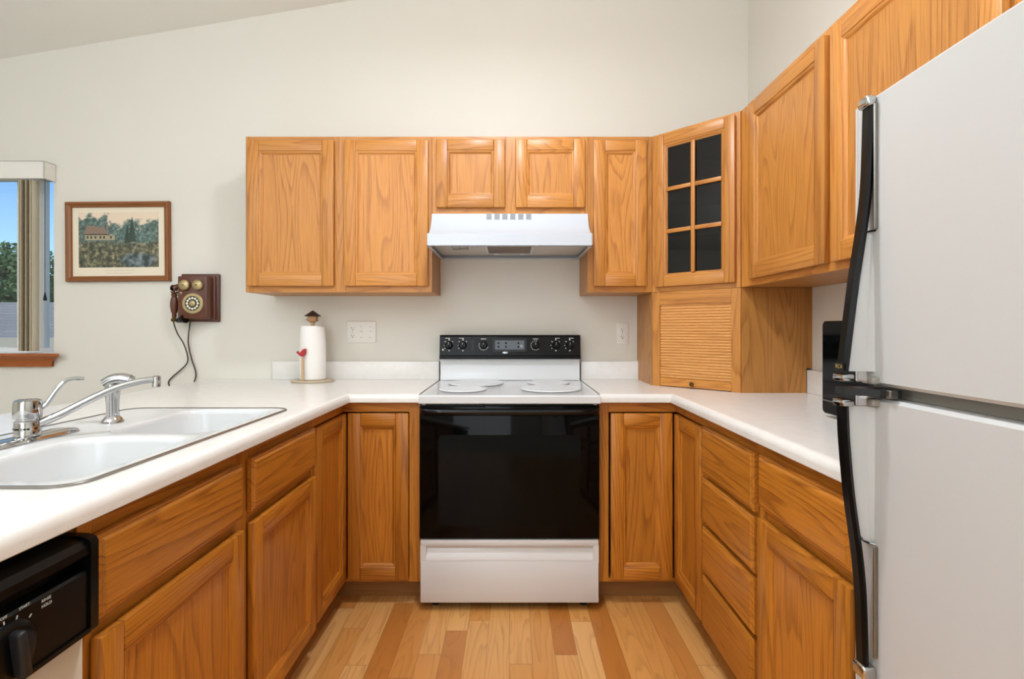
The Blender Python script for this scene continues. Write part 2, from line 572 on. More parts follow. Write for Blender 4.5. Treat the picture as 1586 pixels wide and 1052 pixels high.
WX0, WX1, WZ0, WZ1 = -3.95, -2.512, 1.057, 2.06     # window opening
bm = bmesh.new()
box(bm, -1.75, XR, -0.9, YB, -0.08, 0.0)
struct('floor', bm, 'floor')
bm = bmesh.new()
box(bm, XL, -1.75, YR, YB, -0.08, 0.0)
box(bm, -1.75, XR, YR, -0.9, -0.08, 0.0)
struct('floor_pale_unseen', bm, 'bounce_floor')  # unseen floor, made pale to cut the orange bounce light
bm = bmesh.new()
prism(bm, [(XL - .12, ceil_z(XL - .12)), (XR + .12, ceil_z(XR + .12)), (XR + .12, ceil_z(XR + .12) + .15), (XL - .12, ceil_z(XL - .12) + .15)], YR - .12, YB + .12, 'y')
struct('ceiling', bm, 'ceiling')
bm = bmesh.new()
for a, b, c, d in (((XL, 0), (WX0, 0), (WX0, None), (XL, None)), ((WX1, 0), (XR + .12, 0), (XR + .12, None), (WX1, None)),
                   ((WX0, 0), (WX1, 0), (WX1, WZ0), (WX0, WZ0)), ((WX0, WZ1), (WX1, WZ1), (WX1, None), (WX0, None))):
    prism(bm, [(p[0], ceil_z(p[0]) if p[1] is None else p[1]) for p in (a, b, c, d)], YB, YB + .12, 'y')
struct('wall_back', bm, 'wall')
bm = bmesh.new()
prism(bm, [(YR, 0), (YB, 0), (YB, ceil_z(XR)), (YR, ceil_z(XR))], XR, XR + .12, 'x')
struct('wall_right', bm, 'wall')
bm = bmesh.new()
prism(bm, [(YR, 0), (YB, 0), (YB, ceil_z(XL)), (YR, ceil_z(XL))], XL - .12, XL, 'x')
struct('wall_left', bm, 'wall')
bm = bmesh.new()
prism(bm, [(XL, 0), (XR, 0), (XR, ceil_z(XR)), (XL, ceil_z(XL))], YR - .12, YR, 'y')
struct('wall_rear', bm, 'wall')

# window
win = bpy.data.objects.new('window_1', None)
COL.objects.link(win)
win.location = ((WX0 + WX1) / 2, YB, WZ0)
win['kind'] = 'structure'
hw, hh = (WX1 - WX0) / 2, WZ1 - WZ0
bm = bmesh.new()
for x0, x1, z0, z1 in ((-hw, -hw + .035, 0, hh), (hw - .035, hw, 0, hh), (-hw, hw, 0, .03), (-hw, hw, hh - .035, hh), (.456, .606, .03, hh - .035)):
    box(bm, x0, x1, .062, .105, z0, z1, 0, .003)
obj('window_frame', bm, 'vinyl', win)
bm = bmesh.new()
box(bm, -hw + .03, hw - .03, .082, .086, .025, hh - .03)
obj('window_pane', bm, 'glass', win)
bm = bmesh.new()
box(bm, -hw, hw, 0.0, .062, -.0005, .004)
obj('window_ledge', bm, 'vinyl', win)
# moulded oak sill below the opening, mitred at its end
bm = bmesh.new()
prof = [(0, .0), (.052, .0), (.052, -.012), (.040, -.020), (.026, -.045), (.020, -.072), (0, -.072)]
e0 = [(-hw - .03 - .0, -p[0], p[1]) for p in prof]
e1 = [(hw + max(0.0, (p[0] - .02) * 2.3), -p[0], p[1]) for p in prof]
loft(bm, [e0, e1])
obj('window_sill', bm, 'oak_sill', win)

# vertical blind
vb = thing('vertical_blind', 'cream vertical blind with white valance, vanes drawn aside at the window', 'window blind', (WX1, YB, 1.06))
bm = bmesh.new()
vx0, vx1, vd, vz0, vz1 = -1.46, .012, .075, .935, 1.03
box(bm, vx0, vx1, -vd, -vd + .006, vz0, vz1, 0, .002)
box(bm, vx1 - .006, vx1, -vd, -.001, vz0, vz1, 0, .002)
box(bm, vx0, vx1, -vd, -.001, vz1 - .006, vz1, 0, .002)
obj('valance', bm, 'white_plastic', vb)
bm = bmesh.new()
box(bm, vx0 + .02, vx1 - .03, -.056, -.022, .955, .985, 0, .002)
obj('head_rail', bm, 'vinyl', vb)
for k in range(7):
    x = -.140 + .0125 * k
    bm = bmesh.new()
    pts = []
    a = R(104 - 2 * (k % 3))
    for s in range(7):
        u = (s / 6 - .5) * .058
        bow = .004 * (1 - (2 * s / 6 - 1) ** 2)
        pts.append((x + u * math.cos(a) + bow * math.sin(a), -.039 + u * math.sin(a) - bow * math.cos(a)))
    ring = [(p[0], p[1]) for p in pts] + [(p[0] + .0012, p[1] + .0003) for p in reversed(pts)]
    prism(bm, ring, .012, .930, 'z')
    obj('vane', bm, 'vane_dark' if k in (2, 4) else 'vane', vb)
bm = bmesh.new()
tube(bm, [(-.022, -.03, .95), (-.022, -.03, .32)], .0014, 6)
cord_o = obj('pull_cord', bm, 'cord', vb)
bm = bmesh.new()
lathe(bm, [(.002, .33), (.004, .318), (.007, .30), (.009, .285), (.0, .284)], 12, T=Matrix.Translation((-.022, -.03, 0)))
obj('cord_weight', bm, 'black_plastic', cord_o)

# ------------------------------------------------------------------ outside
bm = bmesh.new()
box(bm, -40, 25, YB + .3, 45, -.6, -.5)
o = struct('ground', bm, 'lawn')
hs = thing('house', 'grey shingled neighbour roof beyond the window', 'house', (-12.5, 10.5, -.5))
bm = bmesh.new()
box(bm, -5.6, 5.6, -2.6, 2.6, 0, 1.55)
obj('wall', bm, 'siding', hs)
bm = bmesh.new()
prism(bm, [(-3.4, 1.05), (0, 2.22), (3.4, 1.05), (3.4, .93), (0, 2.08), (-3.4, .93)], -6, 6, 'x')
rf = obj('roof', bm, 'shingle', hs, sharp=10)
uv = rf.data.uv_layers.new(name='UVMap')
for lp in rf.data.loops:
    c = rf.data.vertices[lp.vertex_index].co
    uv.data[lp.index].uv = (c.x, math.hypot(c.y, c.z * .3))


def tree(loc, h, rad, n, label, seed):
    rn = random.Random(seed)
    t = thing('leafy_tree', label, 'tree', loc, 0, 'trees beyond the window')
    bm = bmesh.new()
    tube(bm, spline([(0, 0, 0), (.08, 0, h * .3), (-.05, .05, h * .6), (0, 0, h * .9)], 4), [.22, .05], 8)
    obj('trunk', bm, 'bark', t)
    bm = bmesh.new()
    blobs = [Vector((rn.uniform(-.75, .75) * rad, rn.uniform(-.6, .6) * rad, h * rn.uniform(.32, .86))) for _ in range(16)]
    blobs.append(Vector((0, 0, h * .86)))
    for i in range(n):
        b = rn.choice(blobs)
        d = Vector((rn.gauss(0, 1), rn.gauss(0, 1), rn.gauss(0, 1))).normalized() * rad * .42 * rn.uniform(.55, 1.0)
        d.z *= .75
        c = b + d
        s = rn.uniform(.045, .10)
        u = Vector((rn.gauss(0, 1), rn.gauss(0, 1), rn.gauss(0, 1))).normalized()
        v = u.orthogonal().normalized()
        bm.faces.new([bm.verts.new(c + q) for q in (u * s, v * s * .6, -u * s, -v * s * .6)])
    obj('crown', bm, 'leaf', t, recalc=False, weld=False)


tree((-16.6, 17.2, -.5), 4.6, 1.9, 11000, 'taller green leafy tree beyond the roof, left side of the window view', 3)
tree((-26.4, 28.0, -.5), 4.9, 2.5, 9000, 'green leafy tree farthest beyond the roof, behind the other trees', 8)
tree((-19.4, 22.4, -.5), 3.9, 1.9, 9000, 'lower green leafy tree seen through the strip right of the blind', 5)


# ------------------------------------------------------------------ cabinet builders (local: x right, -y to the viewer, z up)
def door_frame(bm, w, h, st=.055, th=.020, glass=False):
    """Stiles and rails with an eased outer edge and a sloped inner moulding."""
    yf, yb = -th - .0005, -.0005
    for x0, x1 in ((0, st), (w - st, w)):
        box(bm, x0, x1, yf, yb, 0, h, 0, .0038, 2)
    for z0, z1 in ((0, st), (h - st, h)):
        box(bm, st, w - st, yf, yb, z0, z1, 1, .0038, 2)
    # moulding ring
    def ring(i, y):
        return [(st + i, y, st + i), (w - st - i, y, st + i), (w - st - i, y, h - st - i), (st + i, y, h - st - i)]
    prof = [(-.001, yf + .0006), (.0012, yf + .0034), (.0042, yf + .0036), (.0090, yf + .0060), (.0135, yf + .0118), (.0165, yf + .0124), (.0165, yb - .001)]
    for k in range(len(prof) - 1):
        a = [bm.verts.new(p) for p in ring(*prof[k])]
        b = [bm.verts.new(p) for p in ring(*prof[k + 1])]
        for i in range(4):
            j = (i + 1) % 4
            bm.faces.new((a[i], a[j], b[j], b[i])).material_index = 1 if i in (0, 2) else 0


def add_door(root, x0, x1, z0, z1, low=False, st=.055, dy=0.0, name='door', T=None):
    w, h = x1 - x0, z1 - z0
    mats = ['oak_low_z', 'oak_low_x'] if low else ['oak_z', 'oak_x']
    bm = bmesh.new()
    door_frame(bm, w, h, st)
    d = obj(name, bm, mats, root)
    d.location = (x0, dy - (.0035 if low else 0.0), z0)
    if T is not None:
        d.matrix_local = T
    bm = bmesh.new()
    box(bm, st + .010, w - st - .010, -.0076, -.0020, st + .010, h - st - .010)
    p = obj('door_panel', bm, mats[0], d)
    return d


def add_drawer(root, x0, x1, z0, z1, low=True, name='drawer_front'):
    """Slab front with a stepped, rounded edge."""
    w, h = x1 - x0, z1 - z0
    bm = bmesh.new()
    def ring(i, y):
        return [(i, y, i), (w - i, y, i), (w - i, y, h - i), (i, y, h - i)]
    loft(bm, [ring(0, -.0005), ring(0, -.0125), ring(.0025, -.0150), ring(.0065, -.0156), ring(.0085, -.0178), ring(.0125, -.0200), ring(.016, -.0203)])
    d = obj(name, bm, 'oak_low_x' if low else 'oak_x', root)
    d.location = (x0, -.0035, z0)
    return d


def add_face_frame(root, w, z0, z1, stiles, rails, low=False):
    """stiles: (x0, x1) full height; rails: (x0, x1, z0, z1)."""
    bm = bmesh.new()
    for s in stiles:
        box(bm, s[0], s[1], 0, .019, s[2] if len(s) > 2 else z0, s[3] if len(s) > 2 else z1, 0, .0008)
    for r in rails:
        box(bm, r[0], r[1], .0003, .0187, r[2], r[3], 1, .0008)
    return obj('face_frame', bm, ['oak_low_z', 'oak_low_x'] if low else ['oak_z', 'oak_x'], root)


def add_case(root, w, d, z0, z1, top=True, bottom=True, low=False, shelf=None):
    bm = bmesh.new()
    t = .016
    box(bm, 0, t, .019, d, z0, z1)
    box(bm, w - t, w, .019, d, z0, z1)
    box(bm, t, w - t, d - .008, d, z0, z1, 1)
    if bottom:
        box(bm, t, w - t, .019, d - .008, z0, z0 + t, 1)
    if top:
        box(bm, t, w - t, .019, d - .008, z1 - t, z1, 1)
    if shelf:
        box(bm, t, w - t, .03, d - .008, shelf, shelf + t, 1)
    return obj('case', bm, ['oak_side', 'oak_side'], root)


ZU0, ZU1 = 1.371, 2.134           # wall cabinets, bottom and top
YU = YB - .305                    # their face plane on the back wall
WD = .3045

# left two-door wall cabinet
X0 = -1.305
c = thing('wall_cabinet', 'wide two-door oak wall cabinet left of the range hood', 'cabinet', (X0, YU, 0), 0, 'oak wall cabinets')
w = .9125
add_case(c, w, WD, ZU0, ZU1)
add_face_frame(c, w, ZU0, ZU1, [(0, .035), (.435, .490), (w - .035, w)],
               [(.035, .435, ZU0, ZU0 + .045), (.490, w - .035, ZU0, ZU0 + .045), (.035, .435, ZU1 - .04, ZU1), (.490, w - .035, ZU1 - .04, ZU1)])
add_door(c, .016, .436, 1.400, 2.112)
add_door(c, .488, .896, 1.400, 2.112)

# two-door cabinet over the hood
X1 = -.3915
c = thing('wall_cabinet', 'short two-door oak wall cabinet directly above the range hood', 'cabinet', (X1, YU, 0), 0, 'oak wall cabinets')
w, z0 = .7615, 1.7535
add_case(c, w, WD, z0, ZU1)
add_face_frame(c, w, z0, ZU1, [(0, .035), (.358, .408), (w - .035, w)],
               [(.035, .358, z0, z0 + .04), (.408, w - .035, z0, z0 + .04), (.035, .358, ZU1 - .04, ZU1), (.408, w - .035, ZU1 - .04, ZU1)])
add_door(c, .022, .357, 1.783, 2.116)
add_door(c, .409, .747, 1.783, 2.116)

# single door cabinet right of the hood
X2 = .3705
c = thing('wall_cabinet', 'narrow single-door oak wall cabinet between hood and glass-door corner cabinet', 'cabinet', (X2, YU, 0), 0, 'oak wall cabinets')
w = .3145
add_case(c, w, WD, ZU0, ZU1)
add_face_frame(c, w, ZU0, ZU1, [(0, .035), (w - .035, w)], [(.035, w - .035, ZU0, ZU0 + .045), (.035, w - .035, ZU1 - .04, ZU1)])
add_door(c, .028, .285, 1.400, 2.112)

# diagonal corner cabinet with glass door, and the appliance garage under it
XD0, XD1, YD1 = XR - .6105, XR - .305, YB - .6105
DL = math.hypot(XD1 - XD0, YU - YD1)
r2 = math.sqrt(.5)


def corner_case(root, z0, z1, mat, top=True, notch=False):
    """Five-sided hollow case behind a diagonal front; local frame of the diagonal."""
    bm = bmesh.new()
    s = .3055
    # local corners of the pentagon (front left, front right, right wall side, corner, back wall side)
    P = [Vector((0, 0)), Vector((DL, 0)), Vector((DL + s * r2, s * r2)), Vector((DL / 2, DL / 2 + 2 * s * r2 - 0.0)), Vector((-s * r2, s * r2))]
    e = .001
    def wall(a, b, zz0, zz1, t=.014, ins=None):
        d = (b - a).normalized()
        n = Vector((-d.y, d.x))
        q = [a, b, b + n * t, a + n * t]
        loft(bm, [[(p.x, p.y, zz0) for p in q], [(p.x, p.y, zz1) for p in q]])
    def inset(p, f=.985):
        c0 = Vector((DL / 2, DL / 2))
        return c0 + (p - c0) * f
    lo = z0
    if notch:
        lo = z0 + .106
        a, b = P[1], P[2]
        d = (b - a).normalized()
        wall(a, b - d * .026, z0, lo)
        a, b = P[4], P[0]
        wall(a + (b - a).normalized() * .026, b, z0, lo)
    wall(P[1] + Vector((-.0, .0)), P[2], lo, z1)
    wall(P[4], P[0], lo, z1)
    if not notch:
        wall(inset(P[2]), inset(P[3]), z0, z1, .006)
        wall(inset(P[3]), inset(P[4]), z0, z1, .006)
    Q = [inset(p, .97) for p in P]
    Q[0] += Vector((.0, .012)); Q[1] += Vector((.0, .012))
    hz = [(z1 - .014, z1)] if top else []
    if not notch:
        hz += [(z0, z0 + .014), (z0 + .25, z0 + .264), (z0 + .50, z0 + .514)]
    for a, b in hz:
        loft(bm, [[(p.x, p.y, a) for p in Q], [(p.x, p.y, b) for p in Q]])
    return obj('case', bm, mat, root)


c = thing('corner_wall_cabinet', 'diagonal corner wall cabinet with a six-pane glass door', 'cabinet', (XD0, YU, 0), -45, 'oak wall cabinets')
corner_case(c, ZU0, ZU1, 'oak_side')
add_face_frame(c, DL, ZU0, ZU1, [(0.004, .040), (DL - .040, DL - .004)], [(.040, DL - .040, ZU0, ZU0 + .045), (.040, DL - .040, ZU1 - .04, ZU1)])
bm = bmesh.new()
gw, gh, st = DL - .048, .726, .046
door_frame(bm, gw, gh, st)
mx = .5 * gw
zi0, zi1 = st + .016, gh - st - .016
box(bm, mx - .010, mx + .010, -.0185, -.006, zi0 - .003, zi1 + .003, 0, .004, 2)
for k in (1, 2):
    zz = zi0 + (zi1 - zi0) * k / 3
    box(bm, st + .012, mx - .0095, -.0180, -.006, zz - .010, zz + .010, 1, .004, 2)
    box(bm, mx + .0095, gw - st - .012, -.0180, -.006, zz - .010, zz + .010, 1, .004, 2)
d = obj('glass_door', bm, ['oak_z', 'oak_x'], c)
d.location = (.026, 0, 1.393)
bm = bmesh.new()
box(bm, st + .010, gw - st - .010, -.0058, -.003, st + .010, gh - st - .010)
obj('glass_pane', bm, 'dimmed', d)

ZC = .9145                         # countertop level
g = thing('appliance_garage', 'oak corner appliance garage with slatted tambour door standing on the countertop', 'appliance garage', (XD0, YU, 0), -45)
corner_case(g, ZC, ZU0 - .001, 'oak_side', True, True)
zg1 = ZU0 - .001
add_face_frame(g, DL, ZC, zg1, [(.004, .042), (DL - .045, DL - .004)], [(.042, DL - .045, zg1 - .062, zg1)])
bm = bmesh.new()
tz0, tz1, n = ZC + .042, zg1 - .058, 27
tx0, tx1 = .0425, DL - .0455
for k in range(n):
    a = tz0 + (tz1 - tz0) * k / n
    b = tz0 + (tz1 - tz0) * (k + 1) / n
    prof = [(.017, a), (.0105, a), (.0065, a + .0022), (.0055, (a + b) / 2), (.0065, b - .0022), (.0105, b), (.017, b)]
    prism(bm, prof, tx0, tx1, 'x')
td = obj('tambour_door', bm, 'oak_slat', g)
bm = bmesh.new()
box(bm, tx0, tx1, .002, .018, ZC + .003, tz0 - .0005, 0, .002)
lb = obj('lift_bar', bm, 'oak_x', td)
bm = bmesh.new()
TK = Matrix.Translation((.5 * DL - .006, .002, ZC + .022)) @ Matrix.Rotation(PI / 2, 4, 'X')
lathe(bm, [(.004, 0), (.004, .008), (.0095, .012), (.0105, .017), (.008, .0215), (.0, .0225)], 20, T=TK)
obj('knob', bm, 'brass_dark', td)

# right wall: two-door cabinet running to the refrigerator, then the one above it
XF = XD1
wR = YD1 - 1.018
c = thing('wall_cabinet', 'two-door oak wall cabinet on the right wall, running from glass corner to refrigerator', 'cabinet', (XF, YD1 - .0005, 0), -90, 'oak wall cabinets')
add_case(c, wR, WD - .001, ZU0, ZU1)
ya = lambda y: YD1 - y
add_face_frame(c, wR, ZU0, ZU1, [(0, ya(2.13)), (ya(1.645), ya(1.585)), (ya(1.055), wR)],
               [(ya(2.13), ya(1.645), ZU0, ZU0 + .045), (ya(1.585), ya(1.055), ZU0, ZU0 + .045), (ya(2.13), ya(1.645), ZU1 - .04, ZU1), (ya(1.585), ya(1.055), ZU1 - .04, ZU1)])
add_door(c, ya(2.155), ya(1.628), 1.396, 2.108)
add_door(c, ya(1.600), ya(1.037), 1.396, 2.108)

# ------------------------------------------------------------------ base cabinets
YF = YB - .610                    # face frame plane, back run
XLF = -.7255                      # left run face frame
XRF = .7095                       # right run face frame
ZT = .8745                        # top of base cabinets
ZK = .100


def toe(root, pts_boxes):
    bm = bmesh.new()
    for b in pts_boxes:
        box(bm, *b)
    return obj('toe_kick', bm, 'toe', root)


# --- left corner (lazy susan): origin at the inside corner of the face frames
c = thing('corner_base_cabinet', 'left corner oak base cabinet with folding L-shaped door, beside the range', 'cabinet', (XLF, YF, 0), 0, 'oak base cabinets')
LW, LD = .3295, .372               # reach along back run (x) and down left run (-y)
bm = bmesh.new()
# face frame: right stile and rails of the back run; lower rails of both runs
box(bm, LW - .048, LW, 0, .019, ZK, ZT, 0, .0008)
box(bm, .0, LW - .048, .0003, .0187, ZT - .042, ZT, 1, .0008)
box(bm, .0, LW - .048, .0003, .0187, ZK, ZK + .016, 1, .0008)
box(bm, -.0187, -.0003, -LD, 0, ZT - .042, ZT, 1, .0008)
box(bm, -.0187, -.0003, -LD, 0, ZK, ZK + .016, 1, .0008)
box(bm, -.019, 0, -LD, -LD + .018, ZK, ZT, 0, .0008)
obj('face_frame', bm, ['oak_low_z', 'oak_low_x'], c)
bm = bmesh.new()
box(bm, LW - .016, LW, .019, .60, ZK, ZT)
box(bm, -.585, LW - .016, .592, .60, ZK, ZT)
box(bm, -.593, -.585, -LD, .60, ZK, ZT)
box(bm, -.585, -.019, -LD, -LD + .016, ZK, ZT)
box(bm, -.585, LW - .016, .019, .592, ZK, ZK + .016)
box(bm, -.585, -.019, -LD + .016, .019, ZK, ZK + .016)
obj('case', bm, 'oak_side', c)
toe(c, [(-.075, LW, .075, .090, 0, ZK), (-.090, -.075, -LD, .090, 0, ZK)])
d1 = add_door(c, .014, LW - .055, .114, .829, True)
d1.location = (.020, .004, .114)
d2 = add_door(c, 0, LD - .036, .114, .829, True)
d2.location = (-.004, -LD + .022, .114)
d2.rotation_euler = (0, 0, PI / 2)


def right_corner():
    c = thing('corner_base_cabinet', 'right corner oak base cabinet with folding L-shaped door, beside the range', 'cabinet', (XRF, YF, 0), 0, 'oak base cabinets')
    LW, LD = .3375, .350
    bm = bmesh.new()
    box(bm, -LW, -LW + .045, 0, .019, ZK, ZT, 0, .0008)
    box(bm, -LW + .045, 0, .0003, .0187, ZT - .042, ZT, 1, .0008)
    box(bm, -LW + .045, 0, .0003, .0187, ZK, ZK + .016, 1, .0008)
    box(bm, .0003, .0187, -LD, 0, ZT - .042, ZT, 1, .0008)
    box(bm, .0003, .0187, -LD, 0, ZK, ZK + .016, 1, .0008)
    box(bm, 0, .019, -LD, -LD + .018, ZK, ZT, 0, .0008)
    obj('face_frame', bm, ['oak_low_z', 'oak_low_x'], c)
    bm = bmesh.new()
    box(bm, -LW, -LW + .016, .019, .60, ZK, ZT)
    box(bm, -LW + .016, .570, .592, .60, ZK, ZT)
    box(bm, .570, .578, -LD, .60, ZK, ZT)
    box(bm, .019, .570, -LD, -LD + .016, ZK, ZT)
    box(bm, -LW + .016, .570, .019, .592, ZK, ZK + .016)
    box(bm, .019, .570, -LD + .016, .019, ZK, ZK + .016)
    obj('case', bm, 'oak_side', c)
    toe(c, [(-LW, .075, .075, .090, 0, ZK), (.075, .090, -LD, .090, 0, ZK)])
    w = LW - .052 - .020
    d = add_door(c, 0, w, .114, .829, True)
    d.location = (-LW + .052, .004, .114)
    d = add_door(c, 0, LD - .042, .114, .829, True)
    d.location = (.004, -.020, .114)
    d.rotation_euler = (0, 0, -PI / 2)


right_corner()

# --- sink base: left run, faces +x; local x runs away from the camera
yS0, yS1 = .872, YF - LD - .0015
wS = yS1 - yS0
c = thing('sink_base_cabinet', 'oak sink base cabinet with two false drawer fronts above two doors', 'cabinet', (XLF, yS0, 0), 90, 'oak base cabinets')
bm = bmesh.new()
box(bm, 0, .016, .019, .60, ZK, ZT)
box(bm, wS - .016, wS, .019, .60, ZK, ZT)
box(bm, .016, wS - .016, .592, .60, ZK, ZT)
box(bm, .016, wS - .016, .019, .592, ZK, ZK + .016)
obj('case', bm, 'oak_side', c)
f = lambda y: y - yS0
add_face_frame(c, wS, ZK, ZT, [(0, .030), (f(1.355), f(1.435)), (wS - .022, wS)],
               [(.030, f(1.355), ZT - .045, ZT), (f(1.435), wS - .022, ZT - .045, ZT), (.030, f(1.355), .652, .702), (f(1.435), wS - .022, .652, .702),
                (.030, f(1.355), ZK, ZK + .03), (f(1.435), wS - .022, ZK, ZK + .03)], True)
add_drawer(c, f(.893), f(1.374), .694, .838, True, 'false_drawer_front')
add_drawer(c, f(1.424), f(1.878), .694, .838, True, 'false_drawer_front')
add_door(c, f(.893), f(1.374), .112, .664, True)
add_door(c, f(1.424), f(1.878), .112, .664, True)
toe(c, [(0, wS, .075, .090, 0, ZK)])

# --- right run: drawer stack
yD1 = YF - .350 - .0015
yD0 = 1.484
wD = yD1 - yD0
c = thing('drawer_base_cabinet', 'oak base cabinet with a stack of four drawers on the right run', 'cabinet', (XRF, yD1, 0), -90, 'oak base cabinets')
add_case(c, wD, .585, ZK, ZT, top=False)
add_face_frame(c, wD, ZK, ZT, [(0, .025), (wD - .028, wD)],
               [(.025, wD - .028, a, b) for a, b in ((ZT - .045, ZT), (.640, .672), (.460, .496), (.284, .320), (ZK, ZK + .02))], True)
for a, b in ((.668, .838), (.492, .652), (.316, .476), (.114, .300)):
    add_drawer(c, .008, wD - .013, a, b, True, 'drawer')
toe(c, [(0, wD, .075, .090, 0, ZK)])

# --- right run: drawer over door
yE1, yE0 = yD0 - .0015, 1.050
wE = yE1 - yE0
c = thing('base_cabinet', 'oak base cabinet with one drawer over one door, next to the refrigerator', 'cabinet', (XRF, yE1, 0), -90, 'oak base cabinets')
add_case(c, wE, .585, ZK, ZT, top=False)
add_face_frame(c, wE, ZK, ZT, [(0, .030), (wE - .03, wE)],
               [(.030, wE - .03, a, b) for a, b in ((ZT - .045, ZT), (.652, .702), (ZK, ZK + .02))], True)
add_drawer(c, .016, wE - .013, .694, .840, True, 'drawer')
add_door(c, .016, wE - .013, .112, .664, True)
toe(c, [(0, wE, .075, .090, 0, ZK)])


# ------------------------------------------------------------------ countertops
def offset_poly(pts, offs):
    n = len(pts)
    out = []
    for i in range(n):
        p0, p1, p2 = Vector(pts[i - 1]), Vector(pts[i]), Vector(pts[(i + 1) % n])
        d1, d2 = (p1 - p0).normalized(), (p2 - p1).normalized()
        n1, n2 = Vector((-d1.y, d1.x)), Vector((-d2.y, d2.x))      # inward for CCW
        a, b = p1 + n1 * offs[i - 1], p1 + n2 * offs[i]
        den = d1.x * d2.y - d1.y * d2.x
        if abs(den) < 1e-6:
            out.append(a)
            continue
        t = ((b.x - a.x) * d2.y - (b.y - a.y) * d2.x) / den
        out.append(a + d1 * t)
    return [(p.x, p.y) for p in out]


def slab(pts, front, z0, z1, rad, holes=()):
    """Flat top with a rolled front edge on the flagged sides (CCW outline)."""
    bm = bmesh.new()
    rings = []
    for o_, z in [(.004, z0)] + [(0, z0 + .003)] + [(rad * (1 - math.cos(R(a))), z1 - rad + rad * math.sin(R(a))) for a in (0, 15, 30, 45, 60, 75, 90)]:
        rings.append([(x, y, z) for x, y in offset_poly(pts, [o_ if q else 0.0 for q in front])])
    loft(bm, rings, True, False, False)
    top = [(p[0], p[1]) for p in rings[-1]]
    bot = [(p[0], p[1]) for p in rings[0]]
    fill_holes(bm, top, list(holes), z1)
    fill_holes(bm, bot, list(holes), z0)
    for h in holes:
        loft(bm, [[(x, y, z0) for x, y in h], [(x, y, z1) for x, y in h]], True, False, False)
    return bm


SX0, SX1, SY0, SY1 = -1.318, -.762, .905, 1.815      # sink outline
ZL = .876                                            # underside of the tops
yLip = YF - .036
ct = thing('countertop', 'white laminate L-shaped countertop holding the sink, left of the range', 'countertop', (-1.0, 1.5, ZC), 0, 'white laminate countertops')
xl, xi = -1.655, -.690
pts = [(xi, .12), (xi, yLip), (-.396, yLip), (-.396, YB - .001), (xl + .06, YB - .001), (xl, YB - .06), (xl, .12)]
hole = rrect(SX0 + .012, SX1 - .012, SY0 + .012, SY1 - .012, .05)
bm = slab(pts, [1, 1, 0, 0, 0, 0, 0], ZL, ZC, .022, [hole])
o = obj('counter_slab', bm, 'laminate', ct)
o.matrix_parent_inverse = ct.matrix_world.inverted()
o.location = (1.0, -1.5, -ZC)
bm = bmesh.new()
box(bm, -1.305, -.396, YB - .021, YB - .001, ZC, ZC + .100, 0, .004, 2)
o = obj('backsplash', bm, 'laminate', ct)
o.location = (1.0, -1.5, -ZC)

ct2 = thing('countertop', 'white laminate L-shaped countertop under the appliance garage, right of the range', 'countertop', (1.0, 1.9, ZC), 0, 'white laminate countertops')
xi = .672
pts = [(XR - .001, 1.052), (XR - .001, YB - .001), (.3745, YB - .001), (.3745, yLip), (xi, yLip), (xi, 1.052)]
bm = slab(pts, [0, 0, 0, 1, 1, 0], ZL, ZC, .022)
o = obj('counter_slab', bm, 'laminate', ct2)
o.location = (-1.0, -1.9, -ZC)
bm = bmesh.new()
box(bm, .3745, XR - .021, YB - .021, YB - .001, ZC, ZC + .100, 0, .004, 2)
box(bm, XR - .021, XR - .001, 1.052, YB - .001, ZC, ZC + .100, 0, .004, 2)
o = obj('backsplash', bm, 'laminate', ct2)
o.location = (-1.0, -1.9, -ZC)
for o in (ct, ct2):
    for ch in o.children:
        ch.matrix_parent_inverse = Matrix.Identity(4)

# ------------------------------------------------------------------ sink
sk = thing('sink', 'white double-bowl kitchen sink set into the left countertop', 'sink', (0, 0, ZC))
bm = bmesh.new()
zt = .003
out = rrect(SX0 + .004, SX1 - .004, SY0 + .004, SY1 - .004, .05)
bx0, bx1 = -1.098, -.795
bowls = [rrect(bx0, bx1, .945, 1.335, .07, 8), rrect(bx0, bx1, 1.372, 1.785, .07, 8)]
fill_holes(bm, out, bowls, zt)
for h in bowls:
    cx = sum(p[0] for p in h) / len(h)
    cy = sum(p[1] for p in h) / len(h)
    def rg(f, z):
        hx, hy = (bx1 - bx0) / 2, (max(p[1] for p in h) - min(p[1] for p in h)) / 2
        return [(cx + (p[0] - cx) * (hx - f) / hx, cy + (p[1] - cy) * (hy - f) / hy, z) for p in h]
    loft(bm, [rg(0, zt), rg(.004, zt - .0015), rg(.008, zt - .006), rg(.011, zt - .016), rg(.022, -.13), rg(.028, -.155), rg(.044, -.171), rg(.07, -.176)], True, False, True)
loft(bm, [[(x, y, zt) for x, y in out], [(x, y, zt - .012) for x, y in out]], True, False, False)
obj('basin', bm, 'white_enamel', sk, sharp=50)
bm = bmesh.new()
o2 = rrect(SX0, SX1, SY0, SY1, .054)
o1 = rrect(SX0 + .009, SX1 - .009, SY0 + .009, SY1 - .009, .045)
loft(bm, [[(x, y, .0003) for x, y in o2], [(x, y, .0030) for x, y in o2], [(x, y, .0052) for x, y in rrect(SX0 + .003, SX1 - .003, SY0 + .003, SY1 - .003, .051)],
          [(x, y, .0052) for x, y in rrect(SX0 + .006, SX1 - .006, SY0 + .006, SY1 - .006, .048)], [(x, y, .0032) for x, y in o1]], True, False, False)
rim = obj('metal_rim', bm, 'steel', sk)
for yy in (1.14, 1.578):
    bm = bmesh.new()
    lathe(bm, [(.052, -.1756), (.050, -.1735), (.040, -.1735), (.036, -.1755), (.0, -.1755)], 28, T=Matrix.Translation(((bx0 + bx1) / 2, yy, 0)), cap0=False)
    obj('drain', bm, 'chrome', sk)

